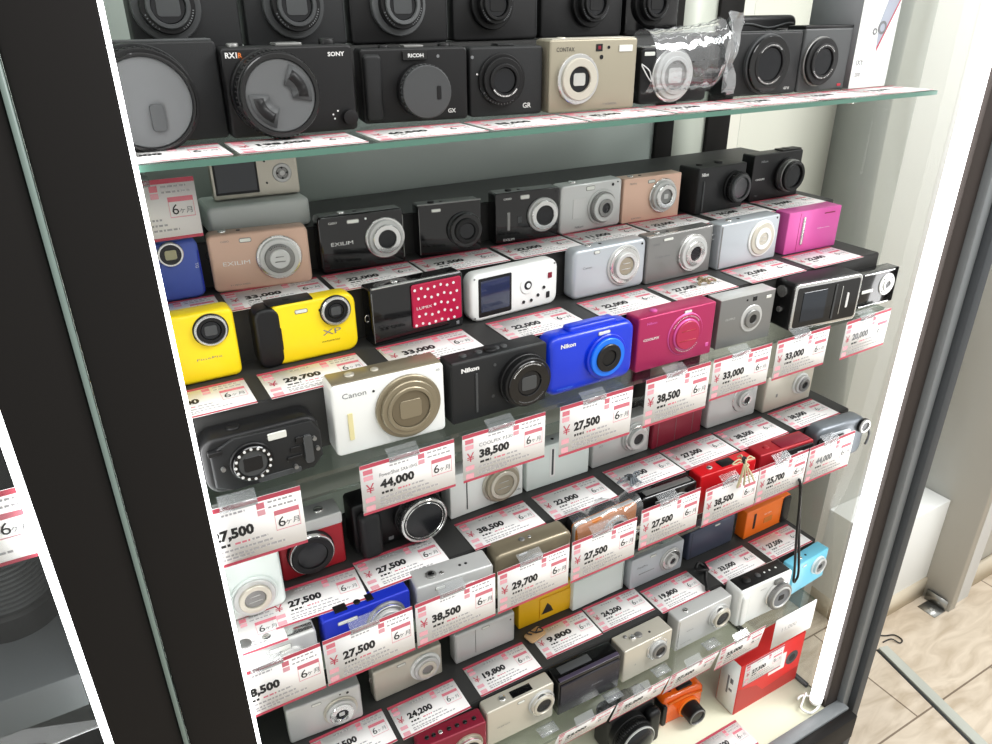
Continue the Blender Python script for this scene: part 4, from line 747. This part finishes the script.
# ---- case floor
c = Cam('slr_camera', 'large black camera with domed lens on the case floor, cut off by the bottom edge', 1.04, 1.215, 1.155, -2.06, .16, BLACK, d=.045, r=.012, b=.006, cat='camera')
c.lens(.36, .58, [(.040, .012, BLACK, 'lens_mount'), (.038, .034, BLACK, 'lens_barrel'), (.0365, .037, SILVER, 'silver_ring'), (.0345, .036, GLOSSB)])
q = bmesh.new(); lathe(q, [(.034, -.035), (.031, -.039), (.022, -.043), (.01, -.0452), (0, -.046)], *c.lc); finish('front_glass', q, GLASSD, c.o, 60); c.knurl(.0382, .016, .028, BLACK, 50)
c.grip(.86, .05, .88, 30, 20, BLACK, r=.010)
q = bmesh.new(); rslab(q, .05, .02, .006, .004, .036, .004, c.lc[0], c.h + .006); finish('viewfinder_hump', q, BLACK, c.o)
c = Cam('underwater_camera', 'translucent orange underwater camera with black lens port on the case floor', 1.250, 1.412, 1.150, -2.06, .118, mat('orange_translucent', srgb(232, 96, 20), rough=.2, coat=.4), yaw=-4, d=.040, r=.014, b=.008)
c.lens(.62, .42, [(.0235, .006, paint('orange_ring', 240, 120, 30, rough=.2), 'port_flange'), (.0195, .030, BLACK, 'lens_port'), (.0175, .032, GREYM), (.0155, .029, GLASSD, 'lens_glass')])
c.knob(.25, 7, 6, BLACK, name='shutter_lever').top('top_clamp', .4, .75, 5, BLACK, .2, .8)
q = bmesh.new(); rslab(q, .010, c.h * .7, .004, -.006, .030, .002, -c.w / 2 + .002, c.h * .5); finish('side_latch', q, BLACK, c.o)
q = bmesh.new(); tube(q, [(c.X(.1), -.002, c.Z(.85)), (c.X(.5), -.004, c.Z(.92)), (c.X(.92), -.002, c.Z(.80))], .002); finish('rim_tube', q, ORANGE, c.o)
c = Cam('camera_carton', 'red and white camera carton standing on the case floor at right', 1.484, 1.775, 1.075, -2.06, .215, paint('carton_red', 214, 36, 34, rough=.45), yaw=0, d=.046, r=.0008, b=.0006, cat='box')
q = bmesh.new(); box(q, -c.w / 2 - .0005, -c.w / 2, .0015, .0445, .001, c.h - .001); finish('white_side', q, WHITEP, c.o)
q = bmesh.new(); box(q, -c.w / 2 - .0007, -c.w / 2 - .0005, .012, .020, .05, .056); box(q, -c.w / 2 - .0007, -c.w / 2 - .0005, .022, .026, .04, .085); box(q, -c.w / 2 - .0007, -c.w / 2 - .0005, .012, .019, .07, .082); finish('side_print', q, INKG, c.o)
q = bmesh.new(); 
for pts in (((.0, .52), (.0, .02), (1.0, .02), (1.0, .30), (.42, .22), (.30, .40)),): q.faces.new([q.verts.new((c.X(.005 + u * .99), -.0003, c.Z(v))) for u, v in pts])
finish('darker_red_print', q, paint('carton_dark_red', 178, 46, 42, rough=.5), c.o)
c.pad('lens_picture', .84, .58, 34, 34, DGREY, .0004, .017).pad('lens_picture_core', .84, .58, 18, 18, INKD, .0006, .009).pad('white_print', .60, .62, 44, 42, WHITEP, .0003, .0006)

# ------------------------------------------------------------ price tags
TW, TH = .172 * U, .098 * U
def card_mesh(w, h, seed, red=1.0):
    q = bmesh.new(); box(q, 0, w, 0, .0005, 0, h, 0)
    rnd = random.Random(seed); k = [0]
    def quad(x0, x1, z0, z1, mi, e=1):
        y = -.0001 * e; q.faces.new([q.verts.new(p) for p in ((x0 * w, y, z0 * h), (x1 * w, y, z0 * h), (x1 * w, y, z1 * h), (x0 * w, y, z1 * h))]).material_index = mi
    quad(0, 1, .925, 1, 1); quad(0, 1, 0, .05, 1)
    quad(.03, .125, .80, .89, 5); quad(.03, .125, .68, .77, 2); quad(.03, .125, .06, .17, 2); quad(.03, .13, .24, .34, 2)
    quad(.60, .67, .80, .90, 5); quad(.60, .67, .69, .78, 2)
    quad(.74, .965, .62, .70, 5); quad(.74, .965, .36, .375, 2); quad(.74, .745, .36, .62, 2); quad(.96, .965, .36, .62, 2)
    for z, a, b, mi in ((.33, .20, .33, 3), (.33, .37, .50, 5), (.33, .52, .66, 4), (.24, .18, .70, 4), (.155, .18, .80, 4), (.10, .18, .52, 4), (.835, .30, .50, 4), (.86, .70, .92, 4), (.77, .70, .95, 4)):
        x = a
        while x < b:
            l_ = rnd.uniform(.018, .05); quad(x, min(x + l_, b), z, z + (.045 if mi == 3 else .032), mi); x += l_ + .012
    me_o = finish('card', q, [CARD, TAGRED, TAGPINK, INKD, paint('faint_grey_ink', 172, 170, 172, rough=.6), TAGROSE]); me = me_o.data; bpy.data.objects.remove(me_o); return me
CARDS = [card_mesh(TW, TH, s) for s in (1, 2, 3)]; CARDH = [card_mesh(TW, .110 * U, s) for s in (4, 5)]
PRINTC = {}
def tagobj(price, label, group, loc, mode='flat', tilt=0.0, yaw=0.0, tall=False, model='', name='price_tag', tapes=True, faded=False):
    i = len(COL.objects)
    o = empty(name, loc, R(yaw), R(-90 + tilt) if mode == 'flat' else R(tilt)); tag(o, label, 'price tag', group)
    ch = bpy.data.objects.new('card', (CARDH if tall else CARDS)[i % (2 if tall else 3)]); COL.objects.link(ch); ch.parent = o
    h = .110 * U if tall else TH; w = TW; ink = INKD if not faded else INKG
    def T(s, x, z, hh, m, nm, ww=None, bold=0.0):
        k = (s, round(hh * h, 5), m.name, ww)
        if k not in PRINTC:
            t_ = text(o, s, x * w, z * h, -.00025, m, hh * h, ww * w if ww else None, name=nm, bold=bold); PRINTC[k] = t_.data
        else:
            t_ = bpy.data.objects.new(nm, PRINTC[k]); COL.objects.link(t_); t_.parent = o; t_.location = (x * w, -.00025, z * h)
    if price: T(price, .19, .405, .215, ink, 'price_digits', .36 if len(price) == 6 else .43, .05)
    T('¥', .045, .42, .19, TAGRED, 'yen_mark')
    T('6', .765, .41, .17, ink, 'warranty_number'); T('ヶ月', .83, .42, .10, INKG, 'warranty_unit')
    if model: T(model, .19, .68, .075, INKG, 'model_name', .40)
    if mode == 'hang' and tapes:
        q = bmesh.new(); box(q, w * .30, w * .62, -.0004, -.00032, h * .90, h * 1.0 + .0004); 
        q2 = [(w * .30, -.0004, h + .0004), (w * .62, -.0004, h + .0004), (w * .62, .010, h + .0052), (w * .30, .010, h + .0052)]
        q.faces.new([q.verts.new(p) for p in q2]); finish('tape', q, TAPE, o)
    return o
def hang(price, label, x, ztop, group, tall=False, tilt=0.0, yaw=0.0, y=.9935, model='', faded=False, z_is_top=True):
    h = .110 * U if tall else TH
    z = ztop * U - h * math.cos(R(tilt))
    loc = Vector((x * U, y * U + h * math.sin(R(tilt)), z + H0))
    return tagobj(price, label, group, loc, 'hang', tilt, yaw, tall, model, faded=faded)
def flat(price, label, x, yf, z, group, yaw=0.0, lift=0.0, tilt=0.0):
    return tagobj(price, label, group, P(x, yf, z) + Vector((0, 0, .0011 + lift)), 'flat', tilt, yaw)
TA, T1, T2, T3, T4, T5, T6, T7 = ['tags ' + s for s in ('along the front of the topmost shelf', 'on the top step of the second shelf', 'on the middle step of the second shelf', 'hanging from the second shelf', 'on the step of the third shelf', 'hanging from the third shelf', 'on the step of the lowest shelf', 'hanging from the lowest shelf')]
# topmost shelf, flat row
for i, (pr, lb) in enumerate((('98,000', 'price tag lying in front of the cut-off camera with huge capped lens'), ('198,000', 'price tag reading 198,000 flat before the camera with pinch lens cap'), ('60,500', 'price tag lying flat before the black camera with raised name block'),
        ('55,000', 'price tag lying flat before the slim black camera beside the gold one'), ('82,500', 'price tag lying flat before the champagne gold camera'), ('27,500', 'price tag lying flat before the camera in the plastic bag'),
        ('71,500', 'price tag lying flat before the black camera with very wide lens ring'), ('66,000', 'price tag lying flat before the camera beside the tall white carton'), ('33,000', 'price tag at the right end of the topmost shelf before the white carton'))):
    flat(pr, lb, .022 + .1815 * i + (.008 if i > 1 else 0), 1.006, AZ, TA)
# second shelf top step
for i, (pr, lb) in enumerate((('33,000', 'flat price tag before the dusty blue camera at left'), ('33,000', 'flat price tag before the champagne pink slim camera'), ('22,000', 'flat price tag before the black camera with chrome ringed lens'), ('27,500', 'flat price tag before the glossy all-black camera'),
        ('22,000', 'flat price tag before the black camera with pale vertical bar'), ('11,000', 'flat price tag before the silver camera left of the rose gold one'), ('22,000', 'flat price tag before the rose gold camera'), ('24,200', 'flat price tag before the matt black camera on top step'), ('33,000', 'flat price tag before the last black camera on top step'))):
    flat(pr, lb, (.010, .193, .375, .553, .735, .914, 1.096, 1.296, 1.485)[i], 1.210, B1, T1)
for i, (pr, lb) in enumerate((('', 'flat price tag partly hidden, before the cut-off yellow camera'), ('29,700', 'flat price tag reading 29,700 before the yellow camera with black grip'), ('33,000', 'flat price tag reading 33,000 before the red dotted camera'), ('22,000', 'flat price tag reading 22,000 before the white camera showing its screen'),
        ('22,000', 'flat price tag before the pale silver rounded camera with flush lens'), ('27,500', 'flat price tag under the beige dried twist'), ('22,000', 'flat price tag before the light blue-grey silver camera'), ('22,000', 'flat price tag before the bright pink camera'))):
    flat(pr or '27,500', lb, (.012, .206, .417, .642, .855, 1.042, 1.257, 1.458)[i], 1.066, B2, T2)
for x, pr, lb, kw in ((.040, '27,500', 'hanging 27,500 tag beside the left light strip under the rugged camera', dict(tall=True, yaw=-2, dz=.002)), (.311, '44,000', 'hanging tag reading 44,000 under the white camera', dict(yaw=0, model='PowerShot SX610HS')), (.499, '38,500', 'hanging tag reading 38,500 under the black camera beside the white one', dict(model='COOLPIX P330')),
        (.704, '27,500', 'hanging tag reading 27,500 under the blue camera', dict(tall=True)), (.909, '38,500', 'hanging tag reading 38,500 under the magenta camera', dict(tall=True, dz=.003)), (1.090, '33,000', 'hanging tag reading 33,000 under the boxy silver camera', dict(dz=.004)),
        (1.280, '33,000', 'hanging tag reading 33,000 under the flip camcorder', dict(dz=.004)), (1.512, '20,000', 'faded hanging tag reading 20,000 at the right end of the second shelf', dict(faded=True, yaw=2))):
    dz = kw.pop('dz', 0); hang(pr, lb, x, -.670 + dz, T3, **kw)
# third shelf
for i, (pr, lb) in enumerate((('27,500', 'flat tag before the pale minty white camera at left'), ('27,500', 'flat 27,500 tag before the dark red camera with silver top'), ('27,500', 'flat 27,500 tag before the camera with thick hand grip'), ('38,500', 'flat 38,500 tag before the white camera with silver lens ring'), ('22,000', 'flat 22,000 tag before the white camera with thin dark bar'),
        ('22,000', 'flat tag under the grey bundle of ties'), ('27,500', 'flat 27,500 tag before the closed dark red camera'), ('38,500', 'flat 38,500 tag before the silver camera with brushed lens surround'), ('38,500', 'flat 38,500 tag before the champagne silver camera at right'))):
    flat(pr, lb, (-.01, .150, .329, .560, .755, .955, 1.132, 1.310, 1.510)[i], (1.03, 1.058, 1.060, 1.068, 1.068, 1.068, 1.07, 1.068, 1.068)[i], C1, T4, yaw=(-2, -3, 0, 0, 0, 0, 0, 0, 0)[i], lift=(0.0, .0, 0, 0, 0, 0, 0, 0, 0)[i])
for x, pr, lb, kw in ((.036, '38,500', 'hanging tag ending in 500 beside the left light strip, third shelf', {}), (.2125, '27,500', 'hanging tag reading 27,500 before the royal blue camera', {}), (.390, '38,500', 'hanging tag reading 38,500 before the silver camera with screws and dials', {}), (.568, '29,700', 'hanging tag reading 29,700 before the warm grey metal camera', {}),
        (.747, '27,500', 'hanging tag reading 27,500 before the amber orange camera', {}), (.931, '27,500', 'hanging tag reading 27,500 before the glossy black rounded camera', dict(dz=.012)), (1.122, '38,500', 'hanging tag reading 38,500 half covered by the beige bundle of ties', {}),
        (1.297, '25,700', 'hanging tag reading 25,700 before the wine red camera', {}), (1.474, '44,000', 'faded hanging tag at the right end of the third shelf', dict(faded=True))):
    dz = kw.pop('dz', 0); hang(pr, lb, x, -1.002 + dz, T5, tall=True, **kw)
# lowest shelf
for i, (pr, lb) in enumerate((('27,500', 'flat tag before the leftmost silver camera on the lowest step, cut by frame'), ('24,200', 'flat 24,200 tag above the dark magenta camera'), ('19,800', 'flat 19,800 tag above the silver camera with dark round lens'), ('9,800', 'flat 9,800 tag under the wooden key tag'), ('24,200', 'flat 24,200 tag before the plain off-white camera'),
        ('19,800', 'flat 19,800 tag before the small-lensed silver camera, lowest step'), ('33,000', 'flat 33,000 tag before the slate blue camera, lowest step'), ('27,500', 'flat 27,500 tag before the orange rugged camera'))):
    flat(pr, lb, (.196, .380, .587, .785, .962, 1.142, 1.366, 1.566)[i], (1.10, 1.094, 1.108, 1.125, 1.125, 1.098, 1.098, 1.100)[i], D1, T6, yaw=(0, 0, 0, -1, -1, 0, 0, 0)[i])
for x, pr, lb, kw in ((.735, '24,000', 'hanging tag reading 24,000 at the lower left of the lowest shelf edge', dict(tilt=18)), (.915, '25,200', 'hanging tag reading 25,200 above the large black camera', dict(tilt=16, yaw=0)), (1.092, '27,500', 'hanging tag reading 27,500 above the orange underwater camera', dict(tilt=14)),
        (1.270, '33,000', 'hanging tag reading 33,000 above the left end of the red carton', dict(tilt=8)), (1.487, '', 'blank-looking white tag hanging above the red carton', dict(tilt=0))):
    if pr: hang(pr, lb, x, -1.580, T7, **kw)
    else:
        o = empty('price_tag', P(x, .995, -1.70)); tag(o, lb, 'price tag', T7); q = bmesh.new(); box(q, 0, TW, 0, .0006, 0, TH * 1.15); finish('card', q, CARD, o)
        text(o, '11,000', TW * .2, TH * .5, -.0002, paint('faint_grey_ink', 172, 170, 172, rough=.6), TH * .18, TW * .36, name='price_digits')
# loose tags
hang('27,500', 'upright tag standing on the dusty blue camera beside the left light strip', 0.010, -.244, None, y=1.296, yaw=0, z_is_top=True, tall=False)
flat('27,500', 'tag lying on the cream case floor, cut off by the bottom edge', 1.305, .96, -2.06, None)
o = tagobj('27,500', 'tag stuck on the front of the red carton', None, P(1.502, 1.0735, -1.945), 'hang', tapes=False)

# clear tapes on the lowest glass in front of cameras
for x, y, lb in ((.70, 1.012, 'clear tape piece before the silver camera left of the black folding one'), (.90, 1.012, 'clear tape piece before the black camera with purplish cover'), (1.06, 1.012, 'clear tape piece before the octagonal-lens silver camera'), (1.24, 1.012, 'clear tape piece before the brushed silver camera on lowest shelf')):
    q = bmesh.new(); a = P(x, y, DZ); box(q, a.x, a.x + .030, a.y, a.y + .018, a.z + .0003, a.z + .0005)
    tag(finish('tape_strip', q, TAPE), lb, 'tape', 'tape pieces on the lowest glass shelf')

# ------------------------------------------------------------ ties, strap, key tag
def tiebundle(name, label, at, m, m2, s=1.0, seed=1, n=7, down=True):
    rnd = random.Random(seed); o = empty(name, at); tag(o, label, 'tie')
    for i in range(n):
        a = rnd.uniform(0, 6.28); l1 = rnd.uniform(.012, .022) * s
        dx, dy = math.cos(a) * l1, math.sin(a) * l1 * .6
        q = bmesh.new(); pts = [(0, 0, .002), (dx * .5, dy * .5, .008 * s), (dx, dy, rnd.uniform(.001, .006) * s), (dx * .9 + .004 * s, dy * .9, .002 * s), (dx * .4, dy * .3, .004 * s), (0, 0, .002)]
        tube(q, spline(pts, 5), .0009 * s); finish('loop', q, m, o)
    q = bmesh.new(); pts = [(.003 * s * math.cos(t), .002 * s * math.sin(t * 1.3), .002 + .0035 * s + .003 * s * math.sin(t)) for t in [k * .7 for k in range(14)]]; tube(q, spline(pts, 3), .0013 * s); finish('knot', q, m2, o); return o
BEIGE = paint('beige_cord', 206, 196, 160, rough=.6); TWIG = paint('brown_dried', 142, 126, 98, rough=.8); GREYC = paint('grey_cord', 124, 132, 138, rough=.5)
tiebundle('dried_twist', 'small beige dried twist lying on the tag before the grey silver camera', P(1.150, 1.115, B2) + Vector((0, 0, .003)), TWIG, TWIG, 1.0, 4, 9)
tiebundle('tie_bundle', 'grey bundle of plastic ties lying on a tag on the third shelf step', P(.985, 1.100, C1) + Vector((0, 0, .003)), GREYC, FRAMED, 1.1, 6, 9)
o = tiebundle('tie_bundle', 'beige bundle of ties knotted black, hanging over the 38,500 tag of third shelf', P(1.215, .978, -.955), BEIGE, INKD, 1.2, 8, 4)
for dx in (-.004, .003, .009, .014):
    q = bmesh.new(); tube(q, spline([(0, 0, .004), (dx * .6, -.003, -.010), (dx * 1.5, -.003, -.030), (dx * 1.9, -.001, -.036), (dx * 1.2, -.002, -.02), (0, -.001, .002)], 5), .0011); finish('loop', q, BEIGE, o)
q = bmesh.new()
a = P(1.453, .985, -1.105); b = P(1.513, .985, -1.445)
tube(q, spline([a + Vector((0, .012, .008)), a, (a + b) / 2 + Vector((-.004, -.002, 0)), b + Vector((-.006, 0, .03)), b + Vector((-.002, 0, .002)), b + Vector((.003, 0, .0)), b + Vector((.006, 0, .02)), (a + b) / 2 + Vector((.004, .002, .01)), a + Vector((.004, .004, 0)), a + Vector((.004, .014, .008))], 6), .0021)
tag(finish('wrist_strap', q, BLACK), 'long black wrist strap hanging down in front of the sky blue camera', 'strap')
o = empty('key_tag', P(.800, 1.205, D1) + Vector((0, 0, .0055))); tag(o, 'small wooden tag with black bow lying on the 9,800 tag', 'key tag')
q = bmesh.new(); rslab(q, .032, .020, .004, 0, .003, .0006); s = finish('wood_plate', q, paint('pale_wood', 206, 168, 122, rough=.6, noise=.3, nscale=40), o); s.rotation_euler = (R(-90), 0, R(12))
q = bmesh.new(); tube(q, spline([(-.006, 0, .002), (-.012, .004, .004), (-.008, .007, .005), (0, 0, .004), (.009, .005, .005), (.012, -.003, .004), (0, 0, .003)], 5), .0011); finish('bow', q, INKD, o)
# black strap bundle on the lowest step
q = bmesh.new(); a = P(1.335, 1.150, D1) + Vector((0, 0, .0055))
tube(q, spline([a + Vector(v) for v in ((-.02, -.03, 0), (-.008, -.014, .003), (.004, 0, .008), (.012, .012, .006), (.004, .018, .012), (-.008, .010, .010), (.0, 0, .012), (.014, .004, .004), (.020, .020, .003))], 5), .003)
tag(finish('wrist_strap', q, BLACK), 'crumpled black wrist strap lying before the slate blue camera', 'strap')

# ------------------------------------------------------------ neighbouring case at left
nb = empty('neighbour_case', P(-.5, 1.0, GZ)); tag(nb, 'dark neighbouring display case seen past the black pillar at left', 'display case')
def npart(name, *a_, bevel=0.0):
    o = sbox(name, *a_, bevel, None, nb); o.matrix_parent_inverse = Matrix.Translation(-nb.location); return o
npart('post', -.118, -.0335, .90, 1.02, GZ, TOPZ, FRAMEB, bevel=.002)
npart('seam_strip', -.0325, -.0262, .895, .93, GZ, TOPZ, paint('seam_grey_green', 112, 128, 122, rough=.3))
npart('back_panel', -1.4, -.05, 1.62, 1.64, -2.06, TOPZ, paint('dark_back_panel', 60, 62, 64, rough=.4))
npart('front_glass', -1.4, -.1185, .935, .94, -2.06, TOPZ, PANE)
npart('side_panel', -.0495, -.0455, 1.03, 1.62, -2.06, TOPZ, paint('side_panel_dark', 70, 72, 74, rough=.4))
npart('base_cabinet', -1.4, -.05, 1.021, 1.61, GZ, -2.06, FRAMEB)
npart('glass_shelf', -1.35, -.13, 1.01, 1.55, -1.012, -1.0, GLASS)
led(-.1385, -.1195, .965, 1.01, -2.0, TOPZ, 'thin bright light strip at far left on the neighbouring case post')
npart('display_block', -.95, -.15, 1.05, 1.5, -.9995, -.93, paint('block_grey', 92, 96, 98, rough=.4), bevel=.002)
o = empty('telephoto_lens', P(-.235, 1.25, -.9295)); tag(o, 'black ribbed telephoto lens standing in the neighbouring case at far left', 'lens')
def vlathe(nm, prof, m, par, n=40, y=0, x=0):
    q = bmesh.new(); lathe(q, [(r, -z) for r, z in prof], 0, 0, n); s = finish(nm, q, m, par, 25); s.rotation_euler = (R(-90), 0, 0); s.location = (x, y, 0); return s
vlathe('barrel', [(0, 0), (.044, 0), (.044, .025), (.040, .028), (.040, .085), (0, .085)], BLACK, o)
vlathe('front_ring', [(.040, .0852), (.047, .088), (.047, .108), (.044, .112), (.036, .110), (0, .106)], SATIN, o)
for k in range(9): vlathe('rubber_rib', [(.0405, .032 + k * .0055), (.0425, .033 + k * .0055), (.0425, .0355 + k * .0055), (.0405, .0365 + k * .0055)], DGREY, o)
q = bmesh.new(); box(q, .01, .03, -.0475, -.040, .088, .105); finish('switch_panel', q, FRAMED, o)
o = tagobj('27,500', 'tag in the neighbouring case at far left, above the telephoto lens', None, P(-.302, .985, -.655), 'hang', tall=True, tapes=False)
